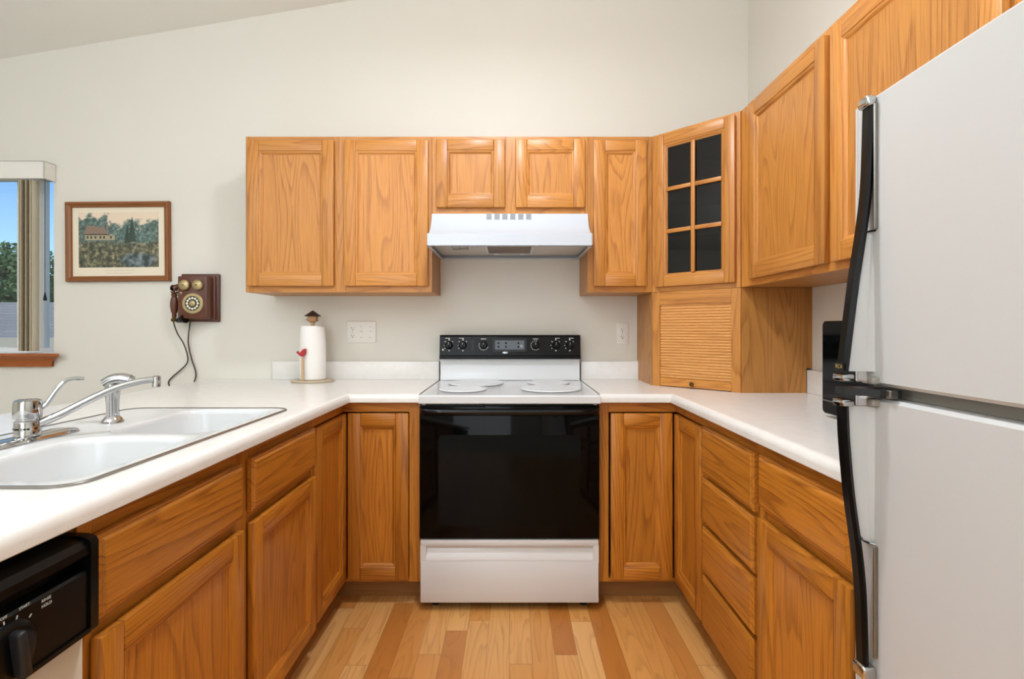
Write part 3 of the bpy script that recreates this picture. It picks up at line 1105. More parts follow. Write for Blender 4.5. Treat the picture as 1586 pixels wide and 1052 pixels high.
# faucet
FX, FY, FZ = -1.190, 1.285, ZC + zt + .0004
fc = thing('faucet', 'chrome single-lever kitchen faucet on the sink ledge', 'faucet', (FX, FY, FZ))
bm = bmesh.new()
def plate(hx, hy, r, z):
    return [(x, y, z) for x, y in rrect(-hx, hx, -hy, hy, r, 6)]
loft(bm, [plate(.034, .131, .026, 0), plate(.034, .131, .026, .003), plate(.029, .126, .023, .009), plate(.020, .105, .018, .0125)])
obj('base_plate', bm, 'chrome', fc)
bm = bmesh.new()
lathe(bm, [(.0265, .012), (.0265, .030), (.0262, .0305), (.0262, .049), (.0235, .0505), (.0235, .054), (.0275, .056), (.0285, .062), (.0275, .092), (.0262, .098), (.021, .1008), (.0, .1015)], 36)
obj('faucet_body', bm, 'chrome', fc)
bm = bmesh.new()
n = 9
for k in range(10):
    a = R(-150 + 15 * k)
    Tm = Matrix.Rotation(a, 4, 'Z') @ Matrix.Translation((.0263, 0, .031))
    if k % 3 != 2:
        box(bm, -.0012, .0006, -.0026, .0026, -.0022, .0022, 0, T=Tm)
obj('lettering_band', bm, 'black_plastic', fc)
dirv = Vector((math.cos(R(32)), math.sin(R(32)), 0))
bm = bmesh.new()
pts = [dirv * .020 + Vector((0, 0, .040)), dirv * .06 + Vector((0, 0, .058)), dirv * .12 + Vector((0, 0, .092)), dirv * .175 + Vector((0, 0, .119)), dirv * .225 + Vector((0, 0, .133)), dirv * .262 + Vector((0, 0, .137))]
tube(bm, spline(pts, 6), [.0105, .0085], 14)
sp = obj('spout', bm, 'chrome', fc)
bm = bmesh.new()
Tt = Matrix.Translation(dirv * .262 + Vector((0, 0, .116)))
lathe(bm, [(.0085, 0), (.0105, .001), (.0108, .018), (.0105, .028), (.006, .031), (0, .031)], 20, T=Tt)
obj('aerator', bm, 'chrome', sp)
bm = bmesh.new()
lv = Vector((.78, .62, 0)).normalized()
pts = [lv * .022 + Vector((0, 0, .076)), lv * .035 + Vector((0, 0, .088)), lv * .052 + Vector((0, 0, .118)), lv * .068 + Vector((0, 0, .140)), lv * .085 + Vector((0, 0, .147)), lv * .108 + Vector((0, 0, .146))]
tube(bm, spline(pts, 5), [.0062, .0048], 10)
obj('lever', bm, 'chrome', fc)

# side sprayer
sy = thing('side_sprayer', 'chrome pull-out side sprayer standing beyond the faucet', 'sprayer', (-1.172, 1.535, FZ))
bm = bmesh.new()
lathe(bm, [(.028, 0), (.028, .004), (.023, .012), (.0175, .018), (.0, .018)], 28)
obj('base_flange', bm, 'chrome', sy)
bm = bmesh.new()
lathe(bm, [(.0165, .018), (.0158, .030), (.0168, .060), (.0185, .088), (.0195, .100), (.018, .112), (0, .113)], 26)
hd = Vector((.86, .25, 0)).normalized()
hd2 = spline([hd * -.020 + Vector((0, 0, .112)), Vector((0, 0, .124)), hd * .022 + Vector((0, 0, .127)), hd * .044 + Vector((0, 0, .121))], 5)
tube(bm, hd2, [.016, .0175], 18)
obj('spray_handle', bm, 'chrome', sy)
bm = bmesh.new()
tube(bm, [hd * .044 + Vector((0, 0, .121)), hd * .050 + Vector((0, 0, .119))], .015, 18)
obj('spray_head', bm, 'steel', sy)

# ------------------------------------------------------------------ range hood
hd_ = thing('range_hood', 'white under-cabinet range hood above the stove', 'range hood', (-.0105, YB, 0))
hw = .3795
bm = bmesh.new()
zb, zl = 1.571, 1.627                        # lip bottom / top
ztop = 1.7525
yfr, ycab = -.468, -.306
side = [(ycab + .002, ztop), (ycab - .014, ztop), (ycab - .030, 1.715), (ycab - .058, 1.675), (ycab - .100, 1.645), (yfr + .012, 1.632), (yfr, 1.628), (yfr, zb), (yfr + .006, zb)]
back = [(-.001, zb), (-.001, ztop)]
# outer skin, front and top
outer = [(-.001, ztop)] + side[:8]
wid = [hw] * 9
for k in range(len(outer) - 1):
    (y0, z0), (y1, z1) = outer[k], outer[k + 1]
    a, b = wid[k], wid[k + 1]
    vs = [bm.verts.new(p) for p in ((-a, y0, z0), (a, y0, z0), (b, y1, z1), (-b, y1, z1))]
    bm.faces.new(vs)
# sides
for s in (-1, 1):
    vs = [bm.verts.new((s * wid[k], outer[k][0], outer[k][1])) for k in range(len(outer))] + [bm.verts.new((s * hw, -.001, zb)), bm.verts.new((s * hw, -.001, ztop - .0005))]
    bm.faces.new(vs)
bmesh.ops.remove_doubles(bm, verts=list(bm.verts), dist=1e-5)
# back and underside rim
vs = [bm.verts.new(p) for p in ((-hw, -.001, zb), (hw, -.001, zb), (hw, -.001, ztop), (-hw, -.001, ztop))]
bm.faces.new(vs)
for x0, x1, y0, y1 in ((-hw, hw, yfr, yfr + .014), (-hw, hw, -.020, -.001), (-hw, -hw + .014, yfr + .014, -.020), (hw - .014, hw, yfr + .014, -.020)):
    box(bm, x0, x1, y0, y1, zb, zb + .006)
# lip band standing slightly proud
box(bm, -hw + .003, hw - .003, yfr - .003, yfr + .002, zb + .002, zl + .001, 0, .0015)
obj('hood_shell', bm, 'white_paint', hd_, sharp=30)
bm = bmesh.new()
box(bm, -hw + .006, hw - .006, yfr + .006, -.006, zb + .020, zb + .024)
un = obj('underside_pan', bm, 'hood_under', hd_)
bm = bmesh.new()
box(bm, -.108, .104, yfr + .06, -.17, zb + .010, zb + .020, 0, .002)
fl = obj('filter_panel', bm, 'filter', hd_)
bm = bmesh.new()
for x0, x1, y0, y1 in ((-.118, -.108, yfr + .05, -.16), (.104, .114, yfr + .05, -.16), (-.108, .104, -.17, -.16), (-.108, .104, yfr + .05, yfr + .06)):
    box(bm, x0, x1, y0, y1, zb + .008, zb + .020)
for x in (-.07, .064):
    box(bm, x - .012, x + .012, -.19, -.15, zb + .003, zb + .010, 0, .002)
obj('filter_clip', bm, 'white_paint', fl)
bm = bmesh.new()
box(bm, -.285, -.205, -.400, -.235, zb + .0185, zb + .0200)
lb_ = obj('sticker', bm, 'label_paper', hd_)
bm = bmesh.new()
for k in range(6):
    for q in range(2):
        if (k + q) % 5:
            box(bm, -.281 + q * .038, -.249 + q * .038, -.392 + k * .026, -.382 + k * .026, zb + .0180, zb + .0186)
obj('sticker_print', bm, 'white_mark', lb_)
# vent slots on the sloped top: six blocks of louvres
def hood_pt(t):
    """Point on the sloped face between two profile stations."""
    (y0, z0), (y1, z1) = (ycab - .014, ztop), (ycab - .030, 1.715)
    return y0 + (y1 - y0) * t, z0 + (z1 - z0) * t
for k in range(6):
    xc = -.101 + .0385 * k
    bm = bmesh.new()
    for q in range(5):
        t = .10 + .17 * q
        y, z = hood_pt(t)
        box(bm, xc - .0125, xc + .0125, y - .0016, y + .002, z - .0022, z + .0022)
    obj('vent_slot', bm, 'grey_slot', hd_)
bm = bmesh.new()
y, z = hood_pt(.45)
box(bm, -.196, -.178, y - .004, y + .002, z - .010, z + .010, 0, .0015)
box(bm, -.190, -.184, y - .0075, y - .003, z - .007, z + .002, 0, .001)
obj('switch', bm, 'white_plastic', hd_)

# ------------------------------------------------------------------ range
RX = -.0105
rg_ = thing('range', 'freestanding electric range, white cooktop over black oven door and white drawer', 'range', (RX, YB, 0))
hw = .3785
yd = 2.200 - YB                    # door face
bm = bmesh.new()
box(bm, -hw - .003, hw + .003, yd + .031, -.030, .045, .906)  # black body widened past the cooktop to draw the dark side gaps
obj('body', bm, 'black_enamel', rg_)
bm = bmesh.new()
ylip = 2.172 - YB
yc1 = -.070
def ck(i, z):
    return [(-hw + i, ylip + i, z), (hw - i, ylip + i, z), (hw - i, yc1, z), (-hw + i, yc1, z)]
loft(bm, [ck(.002, .8800), ck(0, .882), ck(0, .9100), ck(.003, .9145), ck(.010, .9155), ck(.016, .9140)])
obj('cooktop', bm, 'white_enamel', rg_)
# burner covers
for bx, byy, br, lab in ((-.212, 2.375, .106, 'small white round burner cover, front left on the cooktop'), (-.170, 2.640, .138, 'large white round burner cover, back left on the cooktop'),
                         (.188, 2.400, .138, 'large white round burner cover, front right on the cooktop'), (.196, 2.655, .106, 'small white round burner cover, back right on the cooktop')):
    bm = bmesh.new()
    lathe(bm, [(br, 0), (br + .002, .001), (br + .0015, .004), (br - .002, .0065), (br - .016, .0050), (br * .5, .0056), (0, .0058)], 48)
    o = obj('burner_cover', bm, 'white_enamel', None)
    o.location = (RX + bx, byy, .9158)
    tag(o, lab, 'burner cover', 'white burner covers on the range')
# backguard
bm = bmesh.new()
bgw = .3735
box(bm, -bgw - .006, bgw + .006, -.030, -.008, .916, 1.030, 1)  # black plate added behind, standing in for the shade beside the guard
prism(bm, [(-.012, .9140), (-.066, .9140), (-.066, .930), (-.060, .945), (-.060, 1.000), (-.064, 1.030), (-.012, 1.030)], -bgw, bgw, 'x')
obj('backguard', bm, ['white_enamel', 'black_enamel'], rg_)
bm = bmesh.new()
pan = [(-.010, 1.0305), (-.086, 1.0305), (-.090, 1.036), (-.0895, 1.046), (-.0845, 1.050), (-.0745, 1.150), (-.068, 1.158), (-.010, 1.158)]
prism(bm, pan, -bgw - .002, bgw + .002, 'x')
cp = obj('control_panel', bm, 'black_plastic', rg_)
# slope of the panel face
tilt = math.atan2(.010, .100)


def on_panel(x, z, out=0.0):
    y = -.0845 + (z - 1.050) * .10 - out
    return Matrix.Translation((x, y, z)) @ Matrix.Rotation(PI / 2 - tilt, 4, 'X')


def px_knob(px):
    return (px - 793) / 290.5 - RX


for kx, kind in ((695.5, 0), (717, 0), (749, 1), (829.5, 1), (861, 0), (882.5, 0)):
    x = px_knob(kx)
    z = 1.103
    T = on_panel(x, z, .0004)
    bm = bmesh.new()
    kr = .0205 if kind == 0 else .0215
    lathe(bm, [(kr, 0), (kr, .003), (kr * .86, .006), (kr * .78, .016), (kr * .70, .018), (0, .018)], 28, T=T)
    box(bm, -.0045, .0045, -kr * .72, kr * .72, .016, .025, 0, .002, 2, T=T)
    kn = obj('knob', bm, 'black_plastic', rg_)
    bm = bmesh.new()
    box(bm, -.0008, .0008, kr * .1, kr * .7, .0251, .0255, T=T)
    obj('pointer_line', bm, 'white_mark', kn)
    bm = bmesh.new()
    def tick(a, r, l, w_):
        Tm = T @ Matrix.Rotation(R(a), 4, 'Z')
        box(bm, r, r + l, -w_ / 2, w_ / 2, 0, .0006, T=Tm)
    if kind == 0:
        for a, l, w_ in ((135, .008, .004), (180, .004, .004), (215, .005, .004), (48, .005, .005), (270, .006, .008)):
            tick(a, kr + .004, l, w_)
        box(bm, -.0035, .0035, kr + .006, kr + .020, 0, .0006, T=T)
        s = -1 if kx < 800 else 1
        box(bm, min(s * .006, s * .020), max(s * .006, s * .020), kr + .016, kr + .0195, 0, .0006, T=T)
    else:
        for a in range(160, 345, 22) if kx < 800 else range(80, 330, 25):
            tick(a, kr + .001, .0035, .006)
        box(bm, -.014, .014, kr + .011, kr + .015, 0, .0006, T=T)
    obj('dial_scale', bm, 'white_mark', kn)
bm = bmesh.new()
lathe(bm, [(.005, 0), (.005, .002), (.003, .004), (0, .004)], 14, T=on_panel(px_knob(686.2), 1.080))
obj('indicator_light', bm, 'ivory', cp)
bm = bmesh.new()
box(bm, -.012, .012, -.027, .030, 0, .003, 0, .001, T=on_panel(px_knob(732.5), 1.100))
box(bm, -.007, .007, -.012, .012, .002, .006, 0, .001, T=on_panel(px_knob(732.5), 1.100))
obj('rocker_switch', bm, 'charcoal', cp)
bm = bmesh.new()
Tp = on_panel(px_knob(789.5), 1.105, .0003)
loft(bm, [[(x, y, z) for x, y in rrect(-.090, .090, -.036, .034, .006, 3)] for z in (0, .003)], T=Tp)
ds = obj('clock_panel', bm, 'charcoal', cp)
bm = bmesh.new()
loft(bm, [[(x, y, z) for x, y in rrect(-.078, .078, -.024, .024, .004, 3)] for z in (.0028, .0042)], T=Tp)
obj('clock_face', bm, 'grey_panel', ds)
for bx in (-.060, -.020, .046):
    for by in (.010, -.010):
        bm = bmesh.new()
        lathe(bm, [(.0052, .004), (.0050, .0075), (.003, .0085), (0, .0085)], 14, T=Tp @ Matrix.Translation((bx, by, 0)))
        obj('button', bm, 'black_plastic', ds)
bm = bmesh.new()
lathe(bm, [(.008, 0), (.008, .001), (0, .0012)], 18, T=Tp @ Matrix.Translation((.062, -.006, .0042)))
obj('clock_dial', bm, 'grey_mark', ds)
bm = bmesh.new()
t_ = bmesh.new()
lathe(t_, [(.016, 0), (.0155, .003), (.010, .0052), (0, .0058)], 32)
for v in t_.verts:
    v.co.y *= .42
merge(bm, t_, 0, on_panel(px_knob(782.5), 1.0645, .0025))
obj('badge', bm, 'silver_badge', cp)
# oven door
bm = bmesh.new()
box(bm, -hw - .001, hw + .001, yd, yd + .028, .308, .868, 0, .005, 2)
dr = obj('oven_door', bm, 'black_gloss', rg_)
bm = bmesh.new()
loft(bm, [[(x, yd - o_, z) for x, z in rrect(-.300 + i, .300 - i, .360 + i, .745 - i, .02, 4)] for o_, i in ((-.001, 0), (.0003, 0), (.0004, .002))])
obj('oven_window', bm, 'oven_glass', dr)
bm = bmesh.new()
hz = .847
prof = [(yd + .001, hz - .011), (yd - .030, hz - .016), (yd - .040, hz - .011), (yd - .043, hz), (yd - .038, hz + .009), (yd - .026, hz + .012), (yd + .001, hz + .008)]
ringsx = []
for x, f in ((-.375, 0.0), (-.370, .35), (-.355, .55), (-.320, .8), (-.280, 1.0), (.280, 1.0), (.320, .8), (.355, .55), (.370, .35), (.375, 0.0)):
    ringsx.append([(x, yd + .001 + (p[0] - yd - .001) * max(f, .12), p[1]) for p in prof])
loft(bm, ringsx)
obj('handle', bm, 'black_enamel', dr)
bm = bmesh.new()
box(bm, -.370, .370, yd + .012, yd + .030, .868, .8795)
ft = obj('trim_strip', bm, 'black_enamel', rg_)
for s in (-1, 1):
    bm = bmesh.new()
    box(bm, s * .362 - .008, s * .362 + .008, yd + .004, yd + .014, .8695, .8785, 0, .001)
    obj('hinge_cover', bm, 'steel', ft)
bm = bmesh.new()
box(bm, -.133, -.105, yd - .024, yd + .013, .867, .8775, 0, .003, 2)
obj('latch', bm, 'black_plastic', dr)
# storage drawer with a recessed grip
bm = bmesh.new()
dz0, dz1 = .036, .302
box(bm, -hw + .002, hw - .002, yd + .004, yd + .030, dz0, .212, 0, .004, 2)
box(bm, -hw + .002, hw - .002, yd + .004, yd + .030, .275, dz1, 0, .004, 2)
box(bm, -hw + .002, -.352, yd + .005, yd + .030, .206, .281)
box(bm, .352, hw - .002, yd + .005, yd + .030, .206, .281)
box(bm, -.353, .353, yd + .022, yd + .030, .206, .281)
prism(bm, [(yd + .0045, .2115), (yd + .0045, .221), (yd + .023, .262), (yd + .023, .2115)], -.352, .352, 'x')
prism(bm, [(yd + .0045, .2755), (yd + .023, .268), (yd + .023, .2755)], -.352, .352, 'x')
obj('storage_drawer', bm, 'white_enamel', rg_)
for s in (-1, 1):
    for yy in (yd + .07, -.10):
        bm = bmesh.new()
        lathe(bm, [(.016, 0), (.016, .006), (.009, .010), (.009, .048), (0, .048)], 16, T=Matrix.Translation((s * .32, yy, 0)))
        obj('foot', bm, 'black_matte', rg_)

# ------------------------------------------------------------------ dishwasher
dy0, dy1 = .262, .8695
dw = thing('dishwasher', 'built-in dishwasher with black control panel over a cream door', 'dishwasher', (XLF, dy0, 0), 90)
w = dy1 - dy0
bm = bmesh.new()
box(bm, .004, w - .004, .02, .58, .02, .868)
obj('tub', bm, 'charcoal', dw)
bm = bmesh.new()
box(bm, .004, w - .004, -.016, .019, .110, .697, 0, .003, 2)
obj('door', bm, 'cream_steel', dw)
bm = bmesh.new()
# panel profile (local y out to viewer is negative): rounded brow, recessed grip, flat fascia
pf = [(.019, .699), (-.036, .699), (-.036, .797), (-.032, .8005), (-.010, .8020), (-.010, .8200), (-.033, .8215), (-.037, .826), (-.036, .838), (-.028, .8480), (-.012, .8530), (.019, .8530)]
prism(bm, pf, .016, w - .018, 'x')
sp_ = [(.019, .699), (-.038, .699), (-.040, .704), (-.040, .843), (-.036, .8500), (-.024, .8538), (-.012, .8545), (.019, .8545)]
prism(bm, sp_, .002, .016, 'x')
prism(bm, sp_, w - .018, w - .002, 'x')
box(bm, .016, w - .018, -.040, -.034, .699, .706, 0)
pn = obj('control_panel', bm, 'black_plastic', dw)
kx_, kz_ = .505, .742
Tk = Matrix.Translation((.452, -.0362, .748)) @ Matrix.Rotation(PI / 2, 4, 'X')
bm = bmesh.new()
lathe(bm, [(.043, 0), (.042, .004), (.036, .009), (.030, .011), (0, .011)], 40, T=Tk)
kn = obj('dial', bm, 'black_plastic', dw)
bm = bmesh.new()
box(bm, -.007, .007, -.033, .034, .009, .028, 0, .005, 3, T=Tk @ Matrix.Rotation(R(8), 4, 'Z'))
obj('dial_grip', bm, 'charcoal', kn)
bm = bmesh.new()
for s, sz, px, pz, al in (('OFF', .0056, -.005, .0580, 'CENTER'), ('START', .0056, .017, .0580, 'LEFT'), ('RINSE', .0062, .052, .0505, 'LEFT'), ('HOLD', .0062, .052, .0425, 'LEFT')):
    text_bm(bm, s, sz, Tk @ Matrix.Translation((px, pz - .006, .0002)), .0002, 0, al)
for a, r in ((96, .0435), (72, .0435), (45, .047)):
    Tm = Tk @ Matrix.Rotation(R(a), 4, 'Z')
    box(bm, r - .001, r + .004, -.0009, .0009, 0, .0005, T=Tm)
obj('lettering', bm, 'white_mark', pn)

# ------------------------------------------------------------------ microwave
mw = thing('microwave_oven', 'black countertop microwave standing between appliance garage and refrigerator', 'microwave', (.985, 1.662, ZC), -90)
w, h, dpt = .455, .290, .275
bm = bmesh.new()
box(bm, 0, w, .018, dpt, .012, .012 + h, 0, .006, 2)
obj('housing', bm, 'black_plastic', mw)
bm = bmesh.new()
loft(bm, [[(x, y, z) for x, z in rrect(i, w * .74 - i, .012 + i, .012 + h - i, .012, 4)] for y, i in ((.0178, 0), (.003, 0), (0, .003))])
d = obj('door', bm, 'black_gloss', mw)
bm = bmesh.new()
box(bm, .004, w * .74 - .004, -.0012, .002, .052, .0545)
obj('trim_line', bm, 'steel', d)
bm = bmesh.new()
loft(bm, [[(x, y, z) for x, z in rrect(w * .745 + i, w - i, .012 + i, .012 + h - i, .008, 4)] for y, i in ((.0178, 0), (.003, 0), (0, .003))])
kp = obj('keypad', bm, 'black_gloss', mw)
for x in (.03, w - .03):
    for y in (.05, dpt - .04):
        bm = bmesh.new()
        lathe(bm, [(.012, .0003), (.010, .013), (0, .013)], 14, T=Matrix.Translation((x, y, 0)))
        obj('foot', bm, 'black_matte', mw)

# ------------------------------------------------------------------ refrigerator: faces -x, local x runs toward the camera
FRX, FRY = .680, 1.040
fr = thing('refrigerator', 'white top-freezer refrigerator with long black bowed handles', 'refrigerator', (FRX, FRY, 0), -90)
w = .765
bm = bmesh.new()
box(bm, .004, w - .004, .068, XR - FRX - .02, .030, 1.620, 0, .006, 2)
obj('cabinet_body', bm, 'fridge_body', fr)
bm = bmesh.new()
box(bm, .02, w - .02, .060, .0675, .06, 1.62)
box(bm, .014, w - .002, .030, .0605, 1.0645, 1.0865)
obj('gasket', bm, 'gasket', fr)


def fridge_door(name, z0, z1):
    bm = bmesh.new()
    # slightly crowned front in plan
    n = 14
    plan = [(w - .0005, .058), (.013, .058)]
    front = []
    for k in range(n + 1):
        u = k / n
        front.append((.013 + (w - .0135) * u, -.006 * (1 - (2 * u - 1) ** 2)))
    pl = front + [(w - .0005, .058), (.013, .058)]
    def ins(i):
        return [(min(max(x, .013 + i), w - .0005 - i), max(y, y + i) if y < .05 else y) for x, y in pl]
    loft(bm, [[(x, y, z0) for x, y in ins(.006)], [(x, y, z0 + .006) for x, y in ins(0)], [(x, y, z1 - .006) for x, y in ins(0)], [(x, y, z1) for x, y in ins(.006)]])
    d = obj(name, bm, 'fridge', fr, sharp=40)
    bm = bmesh.new()
    box(bm, 0, .009, .002, .058, z0 + .001, z1 - .001, 0, .002)
    box(bm, .009, .013, .012, .058, z0 + .001, z1 - .001, 1)
    obj('edge_trim', bm, ['fridge', 'charcoal'], d)
    return d


fd = fridge_door('freezer_door', 1.087, 1.630)
rd = fridge_door('refrigerator_door', .062, 1.064)


def handle(door, path):
    """path: (outward distance from the door face, z) of the outer edge."""
    bm = bmesh.new()
    P = spline([(0, -o_, z) for o_, z in path], 5)
    rings = []
    for p in P:
        y, z = p.y, p.z
        x0 = .033 + max(0.0, .036 + y) * .30
        x1 = x0 + .028
        t = .011
        rings.append([(x0 + .004, y + t, z), (x0, y + .003, z), (x0 + .004, y, z), (x1 - .006, y, z), (x1, y + .004, z), (x1 - .004, y + t, z)])
    loft(bm, rings)
    return obj('handle', bm, 'black_plastic', door)


h1 = handle(fd, [(.0125, 1.618), (.0165, 1.468), (.0245, 1.381), (.036, 1.292), (.0472, 1.204), (.0584, 1.110)])
h2 = handle(rd, [(.058, 1.050), (.055, .981), (.0463, .882), (.0335, .784), (.0261, .692), (.0225, .556)])


def grip(door, path, strip):
    bm = bmesh.new()
    rings = []
    for o_, z in path:
        rings.append([(.037, .0035, z), (.037, -o_, z), (.0455, -o_, z), (.0500, -o_ * .80, z), (.0530, -o_ * .25, z), (.0690, .004, z)])
    loft(bm, rings)
    g_ = obj('handle_base', bm, 'fridge', door)
    bm = bmesh.new()
    pts = [(.066, -.001, path[0][1]), (.0580, -path[0][0] * .6, path[0][1])] + [(.0470, -o_ - .0003, z) for o_, z in path]
    tube(bm, pts, .0022, 8)
    obj('chrome_trim', bm, 'chrome', g_)
    bm = bmesh.new()
    box(bm, .0665, .0715, -.009, .003, strip[0], strip[1], 0, .0015)
    obj('side_strip', bm, 'steel', door)


grip(fd, [(.008, 1.376), (.0120, 1.366), (.0225, 1.292), (.0345, 1.204), (.0455, 1.112)], (1.378, 1.612))
grip(rd, [(.0455, 1.046), (.0425, .981), (.0340, .882), (.0230, .800), (.012, .790)][::-1], (.580, .788))
bm = bmesh.new()
box(bm, .031, .064, -.0625, -.040, 1.094, 1.107, 0, .003, 2)
obj('handle_cap', bm, 'chrome', h1)
bm = bmesh.new()
box(bm, .038, .069, -.020, .0, 1.608, 1.629, 0, .006, 3)
obj('handle_cap', bm, 'chrome', h1)
bm = bmesh.new()
box(bm, .031, .064, -.0625, -.040, 1.047, 1.060, 0, .003, 2)
obj('handle_cap', bm, 'chrome', h2)
bm = bmesh.new()
box(bm, .034, .069, -.028, .0, .536, .562, 0, .006, 3)
obj('handle_cap', bm, 'chrome', h2)
# dark filler between the two handles and the hinge bracket behind it
bm = bmesh.new()
prism(bm, [(.033, -.058), (.062, -.058), (.070, -.046), (.092, -.012), (.112, -.004), (.112, .012), (.033, .012)], 1.0690, 1.0820, 'z')
hb = obj('handle_bridge', bm, 'charcoal', fr)
bm = bmesh.new()
box(bm, .104, .116, -.012, .004, 1.0680, 1.0830, 0, .002)
obj('bracket_tip', bm, 'steel', hb)
for dr_, za, zb_ in ((fd, 1.0885, 1.1035), (rd, 1.0475, 1.0625)):
    bm = bmesh.new()
    box(bm, .057, .076, -.015, .002, za, zb_, 0, .004, 3)
    obj('handle_pad', bm, 'gasket', dr_)
bm = bmesh.new()
Tb = Matrix.Translation((.046, -.0574, 1.121)) @ Matrix.Rotation(PI / 2, 4, 'X')
loft(bm, [[(x, y, z) for x, y in rrect(-.0135, .0135, -.0075, .0075, .002, 3)] for z in (-.004, .0012)], T=Tb)
bd = obj('badge', bm, 'black_gloss', h1)
bm = bmesh.new()
text_bm(bm, 'RCA', .0105, Tb @ Matrix.Translation((0, 0, .0013)), .0003)
obj('lettering', bm, 'gold_mark', bd)
bm = bmesh.new()
box(bm, .02, w - .02, .05, XR - FRX - .06, .002, .058)
obj('base_grille', bm, 'charcoal', fr)

# ------------------------------------------------------------------ wall things
# framed print
pw, ph = .567, .436
pc = thing('framed_picture', 'framed woodland landscape print on the back wall beside the window', 'picture', (-2.151, YB - .0005, 1.668), 0)
pc.rotation_euler = (0, R(-.5), 0)
bm = bmesh.new()
fwid = .030
hx, hz_ = pw / 2, ph / 2
def fr_ring(i, y):
    return [(-hx + i, y, -hz_ + i), (hx - i, y, -hz_ + i), (hx - i, y, hz_ - i), (-hx + i, y, hz_ - i)]
prof = [(0, 0), (0, -.018), (.004, -.024), (.012, -.024), (.016, -.020), (.024, -.017), (.0285, -.015), (fwid, -.012), (fwid, -.004)]
for k in range(len(prof) - 1):
    a = [bm.verts.new(p) for p in fr_ring(*prof[k])]
    b = [bm.verts.new(p) for p in fr_ring(*prof[k + 1])]
    for i in range(4):
        j = (i + 1) % 4
        bm.faces.new((a[i], a[j], b[j], b[i])).material_index = 0 if i in (0, 2) else 1
obj('frame', bm, ['frame_wood', 'frame_wood_z'], pc)
bm = bmesh.new()
box(bm, -hx + .029, hx - .029, -.0055, -.0005, -hz_ + .029, hz_ - .029)
mt = obj('mat_board', bm, 'mat_board', pc)
bm = bmesh.new()
box(bm, -hx + .064, hx - .066, -.0064, -.0050, -hz_ + .078, hz_ - .058)
pr = obj('print', bm, 'print', mt)
# simple shapes of the landscape: a plain gabled house, a conifer, tree trunks
M['art_roof'] = plain('art_roof', srgb(150, 128, 112), 0.7, var=.3, vscale=120)
M['art_wall'] = plain('art_wall', srgb(186, 172, 142), 0.7, var=.35, vscale=200)
M['art_dark'] = plain('art_conifer', srgb(66, 82, 72), 0.7, var=.35, vscale=160)
M['art_trunk'] = plain('art_trunk', srgb(120, 108, 92), 0.7, var=.3, vscale=160)
def art(name, polys, mat):
    bm = bmesh.new()
    for k_, q in enumerate(polys):
        prism(bm, q, (-.0072 if name == 'printed_window' else -.0068) - .00003 * k_, -.0060, 'y')
    obj(name, bm, mat, mt)
art('printed_house', [[(-.185, .010), (-.060, .010), (-.060, .042), (-.185, .042)], [(-.060, .010), (-.022, .010), (-.022, .030), (-.041, .044), (-.060, .030)]], 'art_wall')
art('printed_window', [[(x_, .018), (x_ + .010, .018), (x_ + .010, .032), (x_, .032)] for x_ in (-.175, -.155, -.132, -.105, -.085, -.047)], 'art_dark')
art('printed_roof', [[(-.196, .038), (-.052, .038), (-.078, .078), (-.172, .092)], [(-.068, .070), (-.058, .070), (-.058, .096), (-.068, .096)]], 'art_roof')
con = []
for cx, cz, s in ((.072, .0, 1.0), (.046, -.006, .72)):
    for k in range(6):
        b = cz + .020 * k * s
        hwk = .030 * s * (1 - k / 6.6)
        con.append([(cx - hwk, b), (cx + hwk, b), (cx + .002, b + .038 * s)])
art('printed_conifer', con, 'art_dark')
art('printed_trunk', [[(-.214, .0), (-.209, .0), (-.211, .10), (-.213, .10)], [(.196, .0), (.201, .0), (.199, .11), (.197, .11)]], 'art_trunk')
bm = bmesh.new()
rn = random.Random(4)
for row, (zz, xa, xb) in enumerate(((-.157, -.075, .070), (-.172, -.066, .066))):
    x = xa
    while x < xb:
        l = rn.uniform(.006, .016)
        tube(bm, [(x + l * q / 4, -.0058, zz + rn.uniform(-.0014, .0014)) for q in range(5)], .0007, 4)
        x += l + .004
obj('caption', bm, 'ink', mt)

# wall telephone
ph_ = thing('wall_telephone', 'antique-style wooden wall telephone with brass bells and rotary dial', 'telephone', (-1.700, YB - .0005, 1.360))
bm = bmesh.new()
box(bm, -.104, .104, -.018, 0, -.131, .131, 0, .006, 2)
obj('backboard', bm, 'walnut_z', ph_)
bm = bmesh.new()
box(bm, -.078, .078, -.088, -.018, -.114, .112, 0, .006, 2)
box(bm, -.090, .090, -.030, -.018, -.120, .118, 0, .006, 2)
bx_ = obj('box', bm, 'walnut_z', ph_)
FY_ = -.0882
for x in (-.036, .034):
    bm = bmesh.new()
    T = Matrix.Translation((x, FY_, .064)) @ Matrix.Rotation(PI / 2, 4, 'X')
    lathe(bm, [(.006, 0), (.006, .004), (.0285, .005), (.0290, .009), (.026, .016), (.018, .0215), (.008, .0235), (.0, .024)], 32, T=T)
    be = obj('bell', bm, 'brass', ph_)
    bm = bmesh.new()
    sphere(bm, (x, FY_ - .0245, .064), .004, 0, 10)
    obj('bell_screw', bm, 'brass_dark', be)
bm = bmesh.new()
T = Matrix.Translation((.006, FY_, -.034)) @ Matrix.Rotation(PI / 2, 4, 'X')
lathe(bm, [(.056, 0), (.056, .006), (.052, .009), (.040, .009), (.0385, .006), (0, .006)], 44, T=T)
dl = obj('dial', bm, 'brass', ph_)
bm = bmesh.new()
lathe(bm, [(.0378, .0062), (.0378, .0075), (0, .0075)], 40, T=T)
obj('dial_disc', bm, 'black_plastic', dl)
